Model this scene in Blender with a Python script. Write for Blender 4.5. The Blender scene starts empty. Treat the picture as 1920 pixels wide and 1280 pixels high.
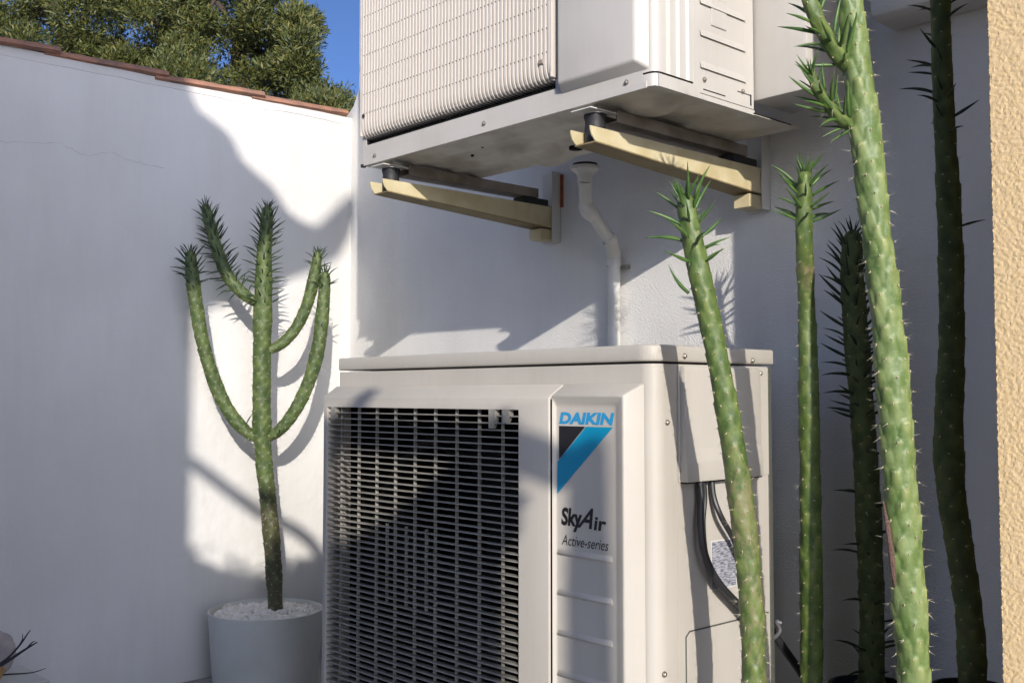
import bpy, bmesh, math, random
import numpy as np
from mathutils import Vector, Matrix
random.seed(7); np.random.seed(7)
C = bpy.context.scene.collection
SC = bpy.context.scene

# ------------------------------------------------------------------ camera
CAM_Z = 0.87
FPX = 1976.0
PITCH = math.atan(100/1976.0)
fw = Vector((-0.7350*math.cos(PITCH), 0.6780*math.cos(PITCH), math.sin(PITCH))).normalized()
rt = fw.cross(Vector((0, 0, 1))).normalized()
upv = rt.cross(fw)
CP = Vector((0, 0, CAM_Z))
cam_d = bpy.data.cameras.new('camera'); cam = bpy.data.objects.new('camera', cam_d); C.objects.link(cam)
cam_d.sensor_width = 36; cam_d.lens = FPX/1920*36; cam_d.clip_end = 3000; cam_d.clip_start = 0.05
cam.matrix_world = Matrix.Translation(CP) @ Matrix((rt, upv, -fw)).transposed().to_4x4()
SC.camera = cam

# ------------------------------------------------------------------ light
SUN = Vector((0.87, -0.588, 0.364)).normalized()
w = bpy.data.worlds.new('World'); SC.world = w; w.use_nodes = True
nt = w.node_tree; nt.nodes.clear()
sky = nt.nodes.new('ShaderNodeTexSky'); sky.sky_type = 'NISHITA'; sky.sun_disc = False
sky.sun_elevation = math.asin(SUN.z); sky.sun_rotation = math.atan2(SUN.x, SUN.y)
sky.air_density = 0.4; sky.dust_density = 5.0; sky.ozone_density = 4.5; sky.altitude = 1500
bg = nt.nodes.new('ShaderNodeBackground'); bg.inputs[1].default_value = 0.15
wo = nt.nodes.new('ShaderNodeOutputWorld')
nt.links.new(sky.outputs[0], bg.inputs[0]); nt.links.new(bg.outputs[0], wo.inputs[0])
sl = bpy.data.lights.new('sun', 'SUN'); sl.energy = 3.0; sl.angle = math.radians(0.5); sl.color = (1.0, 0.93, 0.84)
so = bpy.data.objects.new('sun', sl); C.objects.link(so)
so.rotation_euler = SUN.to_track_quat('Z', 'Y').to_euler(); so.location = SUN*20
SC.view_settings.view_transform = 'Standard'; SC.view_settings.look = 'None'
SC.view_settings.exposure = 0.66; SC.view_settings.gamma = 1

# ------------------------------------------------------------------ points in the place
def ray(x, y): return fw + rt*((x-960)/FPX) - upv*((y-640)/FPX)
def at(x, y, Z): return CP + ray(x, y)*Z
def on_y(x, y, Y): r = ray(x, y); return CP + r*((Y-CP.y)/r.y)
def on_x(x, y, X): r = ray(x, y); return CP + r*((X-CP.x)/r.x)
def on_z(x, y, Z): r = ray(x, y); return CP + r*((Z-CP.z)/r.z)

# ------------------------------------------------------------------ materials
def mat(name, col, rough=0.5, metal=0.0, spec=0.5, noise=None, bump=None, build=None, coat=0.0):
    """noise=(scale, colour2, lo, hi); bump=(scale, strength, distance, detail)"""
    m = bpy.data.materials.new(name); m.use_nodes = True
    n = m.node_tree; b = n.nodes['Principled BSDF']
    b.inputs['Base Color'].default_value = (*col, 1); b.inputs['Roughness'].default_value = rough
    b.inputs['Metallic'].default_value = metal; b.inputs['Specular IOR Level'].default_value = spec
    b.inputs['Coat Weight'].default_value = coat
    g = n.nodes.new('ShaderNodeNewGeometry')
    out = None
    if noise:
        sc, c2, lo, hi = noise
        t = n.nodes.new('ShaderNodeTexNoise'); t.inputs['Scale'].default_value = sc; t.inputs['Detail'].default_value = 6
        n.links.new(g.outputs['Position'], t.inputs['Vector'])
        r = n.nodes.new('ShaderNodeMapRange'); r.inputs[1].default_value = lo; r.inputs[2].default_value = hi
        n.links.new(t.outputs['Fac'], r.inputs[0])
        mx = n.nodes.new('ShaderNodeMix'); mx.data_type = 'RGBA'
        mx.inputs[6].default_value = (*col, 1); mx.inputs[7].default_value = (*c2, 1)
        n.links.new(r.outputs[0], mx.inputs[0]); n.links.new(mx.outputs[2], b.inputs['Base Color']); out = mx
    if bump:
        sc, st, di, de = bump
        t = n.nodes.new('ShaderNodeTexNoise'); t.inputs['Scale'].default_value = sc; t.inputs['Detail'].default_value = de
        n.links.new(g.outputs['Position'], t.inputs['Vector'])
        bp = n.nodes.new('ShaderNodeBump'); bp.inputs['Strength'].default_value = st; bp.inputs['Distance'].default_value = di
        n.links.new(t.outputs['Fac'], bp.inputs['Height']); n.links.new(bp.outputs[0], b.inputs['Normal'])
    if build: build(n, b, g, out)
    return m

def white_wall_extra(n, b, g, mx):
    # faint rain streaks and old repairs in the paint
    mp = n.nodes.new('ShaderNodeMapping'); mp.inputs['Scale'].default_value = (6, 6, 0.7)
    n.links.new(g.outputs['Position'], mp.inputs['Vector'])
    t = n.nodes.new('ShaderNodeTexNoise'); t.inputs['Scale'].default_value = 2.0; t.inputs['Detail'].default_value = 8; t.inputs['Roughness'].default_value = 0.65
    n.links.new(mp.outputs[0], t.inputs['Vector'])
    r = n.nodes.new('ShaderNodeMapRange'); r.inputs[1].default_value = 0.45; r.inputs[2].default_value = 0.75; r.inputs[4].default_value = 0.35
    n.links.new(t.outputs['Fac'], r.inputs[0])
    m2 = n.nodes.new('ShaderNodeMix'); m2.data_type = 'RGBA'; m2.inputs[7].default_value = (0.62, 0.60, 0.56, 1)
    n.links.new(mx.outputs[2], m2.inputs[6]); n.links.new(r.outputs[0], m2.inputs[0])
    n.links.new(m2.outputs[2], b.inputs['Base Color'])

def streaks(c2, amt, lo=0.48, hi=0.72):
    def f(n, b, g, mx):
        mp = n.nodes.new('ShaderNodeMapping'); mp.inputs['Scale'].default_value = (22, 22, 1.6)
        n.links.new(g.outputs['Position'], mp.inputs['Vector'])
        t = n.nodes.new('ShaderNodeTexNoise'); t.inputs['Scale'].default_value = 2.0; t.inputs['Detail'].default_value = 9; t.inputs['Roughness'].default_value = 0.68
        n.links.new(mp.outputs[0], t.inputs['Vector'])
        r = n.nodes.new('ShaderNodeMapRange'); r.inputs[1].default_value = lo; r.inputs[2].default_value = hi; r.inputs[4].default_value = amt
        n.links.new(t.outputs['Fac'], r.inputs[0])
        m2 = n.nodes.new('ShaderNodeMix'); m2.data_type = 'RGBA'; m2.inputs[7].default_value = (*c2, 1)
        n.links.new(mx.outputs[2], m2.inputs[6]); n.links.new(r.outputs[0], m2.inputs[0])
        n.links.new(m2.outputs[2], b.inputs['Base Color'])
        t3 = n.nodes.new('ShaderNodeTexNoise'); t3.inputs['Scale'].default_value = 9; t3.inputs['Detail'].default_value = 7
        n.links.new(g.outputs['Position'], t3.inputs['Vector'])
        r3 = n.nodes.new('ShaderNodeMapRange'); r3.inputs[3].default_value = 0.36; r3.inputs[4].default_value = 0.62
        n.links.new(t3.outputs['Fac'], r3.inputs[0]); n.links.new(r3.outputs[0], b.inputs['Roughness'])
    return f
M = {}
M['wall_white'] = mat('white_paint_on_render', (0.76, 0.75, 0.725), 0.88, noise=(3.0, (0.69, 0.68, 0.655), 0.4, 0.7), bump=(240, 0.6, 0.004, 3), build=white_wall_extra)
M['wall_white_fine'] = mat('smooth_white_paint', (0.76, 0.75, 0.73), 0.88, noise=(2.2, (0.69, 0.68, 0.66), 0.4, 0.7), bump=(26, 0.5, 0.006, 12), build=white_wall_extra)
M['crack'] = mat('crack_shadow', (0.36, 0.36, 0.36), 0.9)
M['yellow'] = mat('ochre_roughcast', (0.61, 0.455, 0.26), 0.92, noise=(160, (0.60, 0.43, 0.21), 0.45, 0.8), bump=(300, 0.35, 0.003, 3))
M['tile'] = mat('terracotta', (0.40, 0.20, 0.13), 0.9, noise=(14, (0.22, 0.13, 0.10), 0.4, 0.65), bump=(120, 0.4, 0.003, 4))
M['mortar'] = mat('mortar', (0.62, 0.58, 0.52), 0.9, bump=(90, 0.5, 0.004, 4))
M['ground'] = mat('pale_paving', (0.38, 0.37, 0.355), 0.8, noise=(9, (0.30, 0.29, 0.275), 0.4, 0.65), bump=(110, 0.4, 0.003, 4))
M['ac'] = mat('cream_enamel', (0.465, 0.435, 0.385), 0.42, noise=(5, (0.435, 0.405, 0.355), 0.4, 0.7), bump=(40, 0.08, 0.004, 6), build=streaks((0.33, 0.30, 0.25), 0.16))
M['ac_up'] = mat('weathered_white_enamel', (0.52, 0.495, 0.455), 0.45, noise=(6, (0.475, 0.45, 0.41), 0.42, 0.7), bump=(40, 0.08, 0.004, 6), build=streaks((0.36, 0.33, 0.28), 0.16))
M['grille'] = mat('grey_beige_plastic', (0.30, 0.285, 0.25), 0.4, noise=(24, (0.235, 0.22, 0.19), 0.42, 0.7))
M['grille_up'] = mat('cream_coated_wire', (0.58, 0.53, 0.47), 0.45)
M['dark'] = mat('dark_interior', (0.007, 0.007, 0.007), 0.9, spec=0.1)
M['fan'] = mat('dark_grey_fan', (0.012, 0.012, 0.012), 0.7, spec=0.2)
M['coil'] = mat('coil_fins', (0.10, 0.105, 0.09), 0.6, metal=0.3, bump=(300, 0.5, 0.003, 1))
M['pan'] = mat('stained_base_paint', (0.62, 0.59, 0.52), 0.6, metal=0.0, noise=(11, (0.44, 0.41, 0.34), 0.42, 0.66))
M['foot'] = mat('brown_grey_rail', (0.30, 0.255, 0.215), 0.55, noise=(14, (0.18, 0.145, 0.11), 0.4, 0.65))
M['arm'] = mat('yellowed_cream_bracket', (0.60, 0.53, 0.34), 0.5, noise=(13, (0.48, 0.40, 0.22), 0.45, 0.7))
M['arm_underside_shade'] = mat('shade_toned_bracket_floor', (0.26, 0.21, 0.10), 0.7, noise=(13, (0.18, 0.13, 0.06), 0.4, 0.7))  # darker olive stands for the shade under the arm
M['rail'] = mat('white_rail', (0.62, 0.61, 0.58), 0.5)
M['rust'] = mat('rust', (0.36, 0.10, 0.03), 0.9, noise=(60, (0.20, 0.06, 0.03), 0.4, 0.6))
M['rubber'] = mat('black_rubber', (0.02, 0.02, 0.022), 0.6)
M['screw'] = mat('zinc_screw', (0.38, 0.35, 0.30), 0.4, metal=0.8)
M['steel'] = mat('bright_washer', (0.70, 0.68, 0.64), 0.35, metal=0.6)
M['pvc'] = mat('white_pvc', (0.66, 0.655, 0.63), 0.4, noise=(16, (0.58, 0.57, 0.53), 0.45, 0.7))
M['cable'] = mat('black_cable', (0.022, 0.022, 0.024), 0.45)
M['clip'] = mat('grey_clip', (0.10, 0.10, 0.11), 0.5)
M['pot'] = mat('grey_pot', (0.52, 0.525, 0.49), 0.5, noise=(7, (0.45, 0.455, 0.42), 0.4, 0.7))
M['blackpot'] = mat('black_plastic_pot', (0.015, 0.017, 0.022), 0.4)
M['gravel'] = mat('white_gravel', (0.72, 0.70, 0.65), 0.85, noise=(55, (0.60, 0.56, 0.49), 0.45, 0.65))
M['soil'] = mat('soil', (0.05, 0.036, 0.025), 0.95, bump=(120, 0.8, 0.01, 4))
M['twig'] = mat('dark_twig', (0.03, 0.028, 0.03), 0.8)
M['straw'] = mat('dry_straw', (0.40, 0.25, 0.10), 0.85)
M['stone'] = mat('pinkish_stone', (0.42, 0.38, 0.38), 0.85, noise=(18, (0.30, 0.27, 0.27), 0.4, 0.65), bump=(60, 0.6, 0.01, 5))
M['areole'] = mat('woolly_areole', (0.40, 0.33, 0.20), 0.95)
M['spine'] = mat('pale_spine', (0.50, 0.47, 0.36), 0.5)
M['scar'] = mat('corky_scar', (0.11, 0.065, 0.045), 0.9, noise=(90, (0.10, 0.06, 0.05), 0.4, 0.6), bump=(200, 0.8, 0.004, 4))
M['logo_blue'] = mat('print_blue', (0.02, 0.27, 0.52), 0.4)
M['logo_cyan'] = mat('print_cyan', (0.0, 0.235, 0.40), 0.4)
M['logo_black'] = mat('print_black', (0.012, 0.012, 0.014), 0.4)
M['bark'] = mat('pine_bark', (0.07, 0.05, 0.035), 0.95, bump=(12, 0.8, 0.03, 4))
M['blocker_wall'] = mat('blocker_render', (0.62, 0.47, 0.27), 0.9, bump=(160, 0.5, 0.004, 4))

def sticker_build(n, b, g, mx):
    wv = n.nodes.new('ShaderNodeTexNoise'); wv.inputs['Scale'].default_value = 1.0; wv.inputs['Detail'].default_value = 3
    mp = n.nodes.new('ShaderNodeMapping'); mp.inputs['Scale'].default_value = (1, 90, 480)
    n.links.new(g.outputs['Position'], mp.inputs['Vector']); n.links.new(mp.outputs[0], wv.inputs['Vector'])
    r = n.nodes.new('ShaderNodeValToRGB'); r.color_ramp.elements[0].position = 0.44; r.color_ramp.elements[1].position = 0.54
    r.color_ramp.elements[0].color = (0.13, 0.13, 0.16, 1); r.color_ramp.elements[1].color = (0.36, 0.36, 0.40, 1)
    n.links.new(wv.outputs['Fac'], r.inputs[0]); n.links.new(r.outputs[0], b.inputs['Base Color'])
M['sticker'] = mat('printed_rating_label', (0.5, 0.5, 0.52), 0.5, build=sticker_build)

def cactus_build(c_lo, c_hi, c_old, speck=0.75):
    def f(n, b, g, mx):
        at_ = n.nodes.new('ShaderNodeAttribute'); at_.attribute_name = 'cork'
        tb = n.nodes.new('ShaderNodeAttribute'); tb.attribute_name = 'tub'
        t = n.nodes.new('ShaderNodeTexNoise'); t.inputs['Scale'].default_value = 38; t.inputs['Detail'].default_value = 6
        n.links.new(g.outputs['Position'], t.inputs['Vector'])
        mr = n.nodes.new('ShaderNodeMapRange'); mr.inputs[1].default_value = 0.42; mr.inputs[2].default_value = 0.60
        n.links.new(t.outputs['Fac'], mr.inputs[0])
        m1 = n.nodes.new('ShaderNodeMix'); m1.data_type = 'RGBA'; m1.inputs[6].default_value = (*c_lo, 1); m1.inputs[7].default_value = (*c_hi, 1)
        n.links.new(mr.outputs[0], m1.inputs[0])
        # tubercles are a touch yellower at their tips
        m2 = n.nodes.new('ShaderNodeMix'); m2.data_type = 'RGBA'
        m2.inputs[7].default_value = (c_hi[0]*1.9, c_hi[1]*1.55, c_hi[2]*1.5, 1)
        mu = n.nodes.new('ShaderNodeMath'); mu.operation = 'MULTIPLY'; mu.inputs[1].default_value = 0.6
        n.links.new(tb.outputs['Fac'], mu.inputs[0]); n.links.new(mu.outputs[0], m2.inputs[0]); n.links.new(m1.outputs[2], m2.inputs[6])
        # corky brown patches where the stem is old
        t2 = n.nodes.new('ShaderNodeTexNoise'); t2.inputs['Scale'].default_value = 75; t2.inputs['Detail'].default_value = 8; t2.inputs['Roughness'].default_value = 0.7
        mp = n.nodes.new('ShaderNodeMapping'); mp.inputs['Scale'].default_value = (1, 1, 0.6)
        n.links.new(g.outputs['Position'], mp.inputs['Vector']); n.links.new(mp.outputs[0], t2.inputs['Vector'])
        ad = n.nodes.new('ShaderNodeMath'); ad.operation = 'ADD'
        n.links.new(t2.outputs['Fac'], ad.inputs[0]); n.links.new(at_.outputs['Fac'], ad.inputs[1])
        mr2 = n.nodes.new('ShaderNodeMapRange'); mr2.inputs[1].default_value = 0.78; mr2.inputs[2].default_value = 1.0
        n.links.new(ad.outputs[0], mr2.inputs[0])
        m3 = n.nodes.new('ShaderNodeMix'); m3.data_type = 'RGBA'; m3.inputs[7].default_value = (*c_old, 1)
        n.links.new(mr2.outputs[0], m3.inputs[0]); n.links.new(m2.outputs[2], m3.inputs[6])
        t4 = n.nodes.new('ShaderNodeTexNoise'); t4.inputs['Scale'].default_value = 210; t4.inputs['Detail'].default_value = 5; t4.inputs['Roughness'].default_value = 0.75
        n.links.new(g.outputs['Position'], t4.inputs['Vector'])
        mr4 = n.nodes.new('ShaderNodeMapRange'); mr4.inputs[1].default_value = 0.56; mr4.inputs[2].default_value = 0.72; mr4.inputs[4].default_value = speck
        n.links.new(t4.outputs['Fac'], mr4.inputs[0])
        m4 = n.nodes.new('ShaderNodeMix'); m4.data_type = 'RGBA'; m4.inputs[7].default_value = (c_hi[0]*2.3, c_hi[1]*1.75, c_hi[2]*2.0, 1)
        n.links.new(mr4.outputs[0], m4.inputs[0]); n.links.new(m3.outputs[2], m4.inputs[6])
        n.links.new(m4.outputs[2], b.inputs['Base Color'])
    return f
M['cactus'] = mat('cactus_skin', (0.1, 0.2, 0.05), 0.5, build=cactus_build((0.050, 0.092, 0.022), (0.098, 0.148, 0.038), (0.20, 0.175, 0.09)), bump=(420, 0.12, 0.002, 3))
M['cactus_pale'] = mat('pale_cactus_skin', (0.1, 0.2, 0.05), 0.5, build=cactus_build((0.072, 0.128, 0.030), (0.150, 0.205, 0.075), (0.18, 0.14, 0.08), 0.5), bump=(420, 0.12, 0.002, 3))
M['cactus_dark'] = mat('deep_green_cactus_skin', (0.1, 0.2, 0.05), 0.75, spec=0.25, build=cactus_build((0.034, 0.052, 0.018), (0.062, 0.082, 0.030), (0.070, 0.055, 0.032), 0.4), bump=(420, 0.12, 0.002, 3))  # skin colour lowered to stand for the shade on these stems
M['cactus_potted'] = mat('potted_cactus_skin', (0.1, 0.2, 0.05), 0.55, build=cactus_build((0.038, 0.068, 0.018), (0.080, 0.120, 0.032), (0.055, 0.048, 0.024)), bump=(300, 0.3, 0.002, 4))
M['leaf'] = mat('cactus_leaf', (0.045, 0.105, 0.022), 0.4, noise=(60, (0.085, 0.16, 0.035), 0.4, 0.65))
M['leaf_dark'] = mat('deep_green_cactus_leaf', (0.016, 0.026, 0.011), 0.6, spec=0.3)  # same shade put into the leaf colour
def foliage_mat(name, a, b_, c):
    def f(n, b, g, mx):
        r = n.nodes.new('ShaderNodeValToRGB')
        r.color_ramp.elements[0].color = (*a, 1); r.color_ramp.elements[1].color = (*c, 1)
        e = r.color_ramp.elements.new(0.5); e.color = (*b_, 1)
        n.links.new(g.outputs['Random Per Island'], r.inputs[0]); n.links.new(r.outputs[0], b.inputs['Base Color'])
    return mat(name, b_, 0.6, build=f)
M['pine'] = foliage_mat('pine_needles', (0.03, 0.045, 0.010), (0.07, 0.085, 0.015), (0.13, 0.12, 0.022))
M['hedge_blocker'] = foliage_mat('blocker_leaves', (0.03, 0.06, 0.02), (0.05, 0.09, 0.03), (0.08, 0.12, 0.04))

# ------------------------------------------------------------------ object helpers
ROOTLOC = {}
def root_of(o):
    while o.parent: o = o.parent
    return o
def thing(name, label, cat, loc=(0, 0, 0), group=None):
    o = bpy.data.objects.new(name, None); C.objects.link(o); o.location = loc; o.empty_display_size = 0.1
    ROOTLOC[o] = Vector(loc)
    o['label'] = label; o['category'] = cat
    if group: o['group'] = group
    return o
def rl(parent):
    return ROOTLOC.get(root_of(parent), Vector((0, 0, 0))) if parent else Vector((0, 0, 0))
def link(name, me, parent=None, kind=None, label=None):
    o = bpy.data.objects.new(name, me); C.objects.link(o)
    if parent: o.parent = parent
    if kind: o['kind'] = kind
    if label: o['label'] = label
    return o
def obj(name, bm, m, parent=None, smooth=False, kind=None, label=None, angle=35):
    """bm is in place coordinates"""
    me = bpy.data.meshes.new(name)
    off = rl(parent)
    if off.length: bmesh.ops.translate(bm, verts=bm.verts, vec=-off)
    bmesh.ops.recalc_face_normals(bm, faces=bm.faces)
    bm.to_mesh(me); bm.free(); me.materials.append(m)
    if smooth:
        me.shade_smooth() if hasattr(me, 'shade_smooth') else None
        try: me.set_sharp_from_angle(angle=math.radians(angle))
        except Exception: pass
    return link(name, me, parent, kind, label)
def pyobj(name, verts, faces, m, parent=None, smooth=True, kind=None, label=None, attrs=None):
    off = np.array(rl(parent)); v = np.asarray(verts, float)-off
    me = bpy.data.meshes.new(name); me.from_pydata(v.tolist(), [], faces if isinstance(faces, list) else faces.tolist())
    me.materials.append(m)
    if attrs:
        for k, a in attrs.items():
            t = me.attributes.new(k, 'FLOAT', 'POINT'); t.data.foreach_set('value', np.asarray(a, dtype=np.float32))
    if smooth: me.polygons.foreach_set('use_smooth', [True]*len(me.polygons))
    me.update()
    return link(name, me, parent, kind, label)
def place(name, me, parent, mtx, label=None):
    """a piece sharing mesh data; mtx in place coordinates"""
    o = link(name, me, parent, None, label)
    o.matrix_local = Matrix.Translation(-rl(parent)) @ mtx
    return o
def add_box(bm, a, b, bev=0.0, seg=2):
    a = Vector(a); b = Vector(b)
    r = bmesh.ops.create_cube(bm, size=1.0)
    for v in r['verts']:
        v.co = Vector(((a.x+b.x)/2 + v.co.x*abs(b.x-a.x), (a.y+b.y)/2 + v.co.y*abs(b.y-a.y), (a.z+b.z)/2 + v.co.z*abs(b.z-a.z)))
    if bev > 0:
        es = set(e for v in r['verts'] for e in v.link_edges)
        bmesh.ops.bevel(bm, geom=list(es), offset=bev, segments=seg, affect='EDGES', profile=0.5)
    return bm
def box(a, b, bev=0.0, seg=2): return add_box(bmesh.new(), a, b, bev, seg)
def add_prism(bm, pts, d):
    """closed polygon pts (place coords) extruded by vector d"""
    d = Vector(d)
    A = [bm.verts.new(Vector(p)) for p in pts]; B = [bm.verts.new(Vector(p)+d) for p in pts]
    n = len(pts); bm.faces.new(A); bm.faces.new(B[::-1])
    for i in range(n): bm.faces.new((A[i], B[i], B[(i+1) % n], A[(i+1) % n]))
    return bm
def prism(pts, d, bev=0.0):
    bm = add_prism(bmesh.new(), pts, d)
    bmesh.ops.recalc_face_normals(bm, faces=bm.faces)
    if bev: bmesh.ops.bevel(bm, geom=list(bm.edges), offset=bev, segments=2, affect='EDGES', profile=0.5)
    return bm
def catmull(P, n=8):
    P = [Vector(p) for p in P]
    Q = [P[0]*2-P[1]] + P + [P[-1]*2-P[-2]]
    out = []
    for i in range(1, len(Q)-2):
        for k in range(n):
            t = k/n; a, b, c, d = Q[i-1], Q[i], Q[i+1], Q[i+2]
            out.append(0.5*((2*b)+(-a+c)*t+(2*a-5*b+4*c-d)*t*t+(-a+3*b-3*c+d)*t**3))
    out.append(P[-1]); return out
def add_tube(bm, pts, rad, seg=12, caps=True):
    pts = [Vector(p) for p in pts]
    n = len(pts); rads = rad if isinstance(rad, (list, tuple)) else [rad]*n
    rings = []; nrm = None
    for i, p in enumerate(pts):
        t = (pts[min(i+1, n-1)]-pts[max(i-1, 0)]).normalized()
        if nrm is None:
            nrm = t.orthogonal().normalized()
        nrm = (nrm - t*nrm.dot(t)).normalized(); bi = t.cross(nrm)
        rings.append([bm.verts.new(p+(nrm*math.cos(2*math.pi*k/seg)+bi*math.sin(2*math.pi*k/seg))*rads[i]) for k in range(seg)])
    for i in range(n-1):
        for k in range(seg):
            bm.faces.new((rings[i][k], rings[i][(k+1) % seg], rings[i+1][(k+1) % seg], rings[i+1][k]))
    if caps: bm.faces.new(rings[0][::-1]); bm.faces.new(rings[-1])
    return bm
def tube(pts, rad, seg=12): return add_tube(bmesh.new(), pts, rad, seg)
def lathe(c, prof, seg=48, closed=False):
    bm = bmesh.new(); c = Vector(c); R = []
    for r, z in prof:
        if r < 1e-5: R.append([bm.verts.new(c+Vector((0, 0, z)))])
        else: R.append([bm.verts.new(c+Vector((r*math.cos(2*math.pi*k/seg), r*math.sin(2*math.pi*k/seg), z))) for k in range(seg)])
    for i in range(len(R)-1):
        a, b = R[i], R[i+1]
        for k in range(seg):
            k2 = (k+1) % seg
            if len(a) == 1 and len(b) == 1: continue
            if len(a) == 1: bm.faces.new((a[0], b[k2], b[k]))
            elif len(b) == 1: bm.faces.new((a[k], a[k2], b[0]))
            else: bm.faces.new((a[k], a[k2], b[k2], b[k]))
    return bm
def screw_mesh():
    bm = bmesh.new()
    R = []
    for r, h in ((0.0052, 0), (0.0052, 0.0012), (0.0034, 0.0014), (0.0034, 0.0036), (0.0026, 0.0044)):
        R.append([bm.verts.new((r*math.cos(2*math.pi*k/10), r*math.sin(2*math.pi*k/10), h)) for k in range(10)])
    for i in range(len(R)-1):
        for k in range(10): bm.faces.new((R[i][k], R[i][(k+1) % 10], R[i+1][(k+1) % 10], R[i+1][k]))
    bm.faces.new(R[-1])
    me = bpy.data.meshes.new('screw'); bm.to_mesh(me); bm.free(); me.materials.append(M['screw']); return me
SCREW = screw_mesh()
def screw(parent, p, n):
    place('screw', SCREW, parent, Matrix.Translation(Vector(p)) @ Vector(n).to_track_quat('Z', 'Y').to_matrix().to_4x4())

# ------------------------------------------------------------------ setting: ground
XL, YB = -3.055, 2.055
g = bmesh.new(); add_prism(g, [(-400, -400, 0), (400, -400, 0), (400, 400, 0), (-400, 400, 0)], (0, 0, -0.3))
obj('ground', g, M['ground'], kind='structure')

# ------------------------------------------------------------------ left boundary wall
lw = thing('boundary_wall', 'white rendered boundary wall capped with sloping terracotta tiles, behind the potted cactus', 'wall', (XL-0.1, 0, 0))
obj('plaster', box((XL-0.20, -2.6, 0), (XL, YB+0.25, 1.812), 0.006), M['wall_white_fine'], lw, True)
# mortar bed under the tiles, ragged bottom edge over the face
random.seed(3)
bm = bmesh.new()
n = 60; ys = [-2.6+(YB+0.05+2.6)*i/n for i in range(n+1)]
tp = [(XL+0.0012, y, 1.834) for y in ys]; bt = [(XL+0.0012, y, 1.806+random.uniform(-0.006, 0.006)) for y in ys]
vt = [bm.verts.new(p) for p in tp]; vb = [bm.verts.new(p) for p in bt]; vk = [bm.verts.new((XL-0.19, y, 1.846)) for y in ys]; vl = [bm.verts.new((XL-0.006, y, 1.804)) for y in ys]
for i in range(n):
    bm.faces.new((vb[i], vb[i+1], vt[i+1], vt[i])); bm.faces.new((vt[i], vt[i+1], vk[i+1], vk[i])); bm.faces.new((vl[i], vl[i+1], vb[i+1], vb[i]))
obj('mortar_bed', bm, M['wall_white_fine'], lw)
def coping_mesh(k):
    rnd = random.Random(k); bm = bmesh.new(); L = 0.365; NS = 10; NX = 14; rows = []
    for i in range(NS+1):
        y = L*i/NS; tilt = 0.036*(1-i/NS); wd = 0.118-0.010*i/NS
        ring = []
        for j in range(NX+1):
            a = math.pi*j/NX
            ring.append((wd*math.cos(a), y, 0.030*math.sin(a)**0.8+tilt*0.36+rnd.uniform(-.0012, .0012)))
        for j in range(NX, -1, -1):
            a = math.pi*j/NX
            ring.append(((wd-0.014)*math.cos(a), y, 0.030*math.sin(a)**0.8*0.7-0.006+tilt*0.36))
        rows.append([bm.verts.new(p) for p in ring])
    m_ = len(rows[0])
    for i in range(NS):
        for j in range(m_): bm.faces.new((rows[i][j], rows[i][(j+1) % m_], rows[i+1][(j+1) % m_], rows[i+1][j]))
    bm.faces.new(rows[0]); bm.faces.new(rows[-1][::-1])
    bmesh.ops.recalc_face_normals(bm, faces=bm.faces)
    me = bpy.data.meshes.new('coping_tile'); bm.to_mesh(me); bm.free(); me.materials.append(M['tile']); return me
cms = [coping_mesh(k) for k in range(3)]
edges_y = [2.012-0.325*i for i in range(14)]
for i, ye in enumerate(edges_y):
    # each tile's lower lip laps over the next one towards the corner
    place('coping_tile', cms[i % 3], lw, Matrix.Translation((XL-0.098+random.uniform(-.004, .004), ye+0.02, 1.830)) @ Matrix.Rotation(math.pi, 4, 'Z') @ Matrix.Rotation(math.radians(random.uniform(-.5, .5)), 4, 'X'))
# hairline cracks
def crack(pix, wd):
    pts = [on_x(x, y, XL)+Vector((0.0012, 0, 0)) for x, y in pix]
    pts = catmull(pts, 5); rnd = random.Random(5); bm = bmesh.new(); A = []; B = []
    for i, p in enumerate(pts):
        q = p+Vector((0, 0, rnd.uniform(-.003, .003))); h = wd*(0.4+rnd.random())
        A.append(bm.verts.new(q+Vector((0, 0, h)))); B.append(bm.verts.new(q-Vector((0, 0, h))))
    for i in range(len(pts)-1): bm.faces.new((A[i], B[i], B[i+1], A[i+1]))
    obj('crack', bm, M['crack'], lw)
crack([(-30, 262), (40, 268), (105, 268), (135, 280), (160, 292), (185, 288), (215, 288), (240, 300), (262, 305), (310, 316)], 0.0004)

# ------------------------------------------------------------------ house wall (back)
hw = thing('house_wall', 'tall white stucco house wall carrying the upper air conditioner and its drain pipe', 'wall', (0, YB+0.12, 0))
prof = [(-3.26, 0), (2.6, 0), (2.6, 4.4), (-3.012, 4.4), (-3.012, 1.93), (-3.045, 1.875), (-3.26, 1.74)]
obj('plaster', prism([(x, YB, z) for x, z in prof], (0, 0.25, 0), 0.004), M['wall_white'], hw, True)
bx = thing('wall_casing', 'plain white casing with rounded lower edge fixed high on the shaded wall', 'casing', (-0.6, YB, 1.63))
p0 = on_y(1632, 52, 1.95)
obj('casing_body', prism([(p0.x, YB-0.002, 1.625), (p0.x, 1.975, 1.625), (p0.x, 1.955, 1.632), (p0.x, 1.95, 1.65), (p0.x, 1.95, 2.1), (p0.x, YB-0.002, 2.1)], (1.2, 0, 0), 0.004), M['rail'], bx, True)

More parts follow.
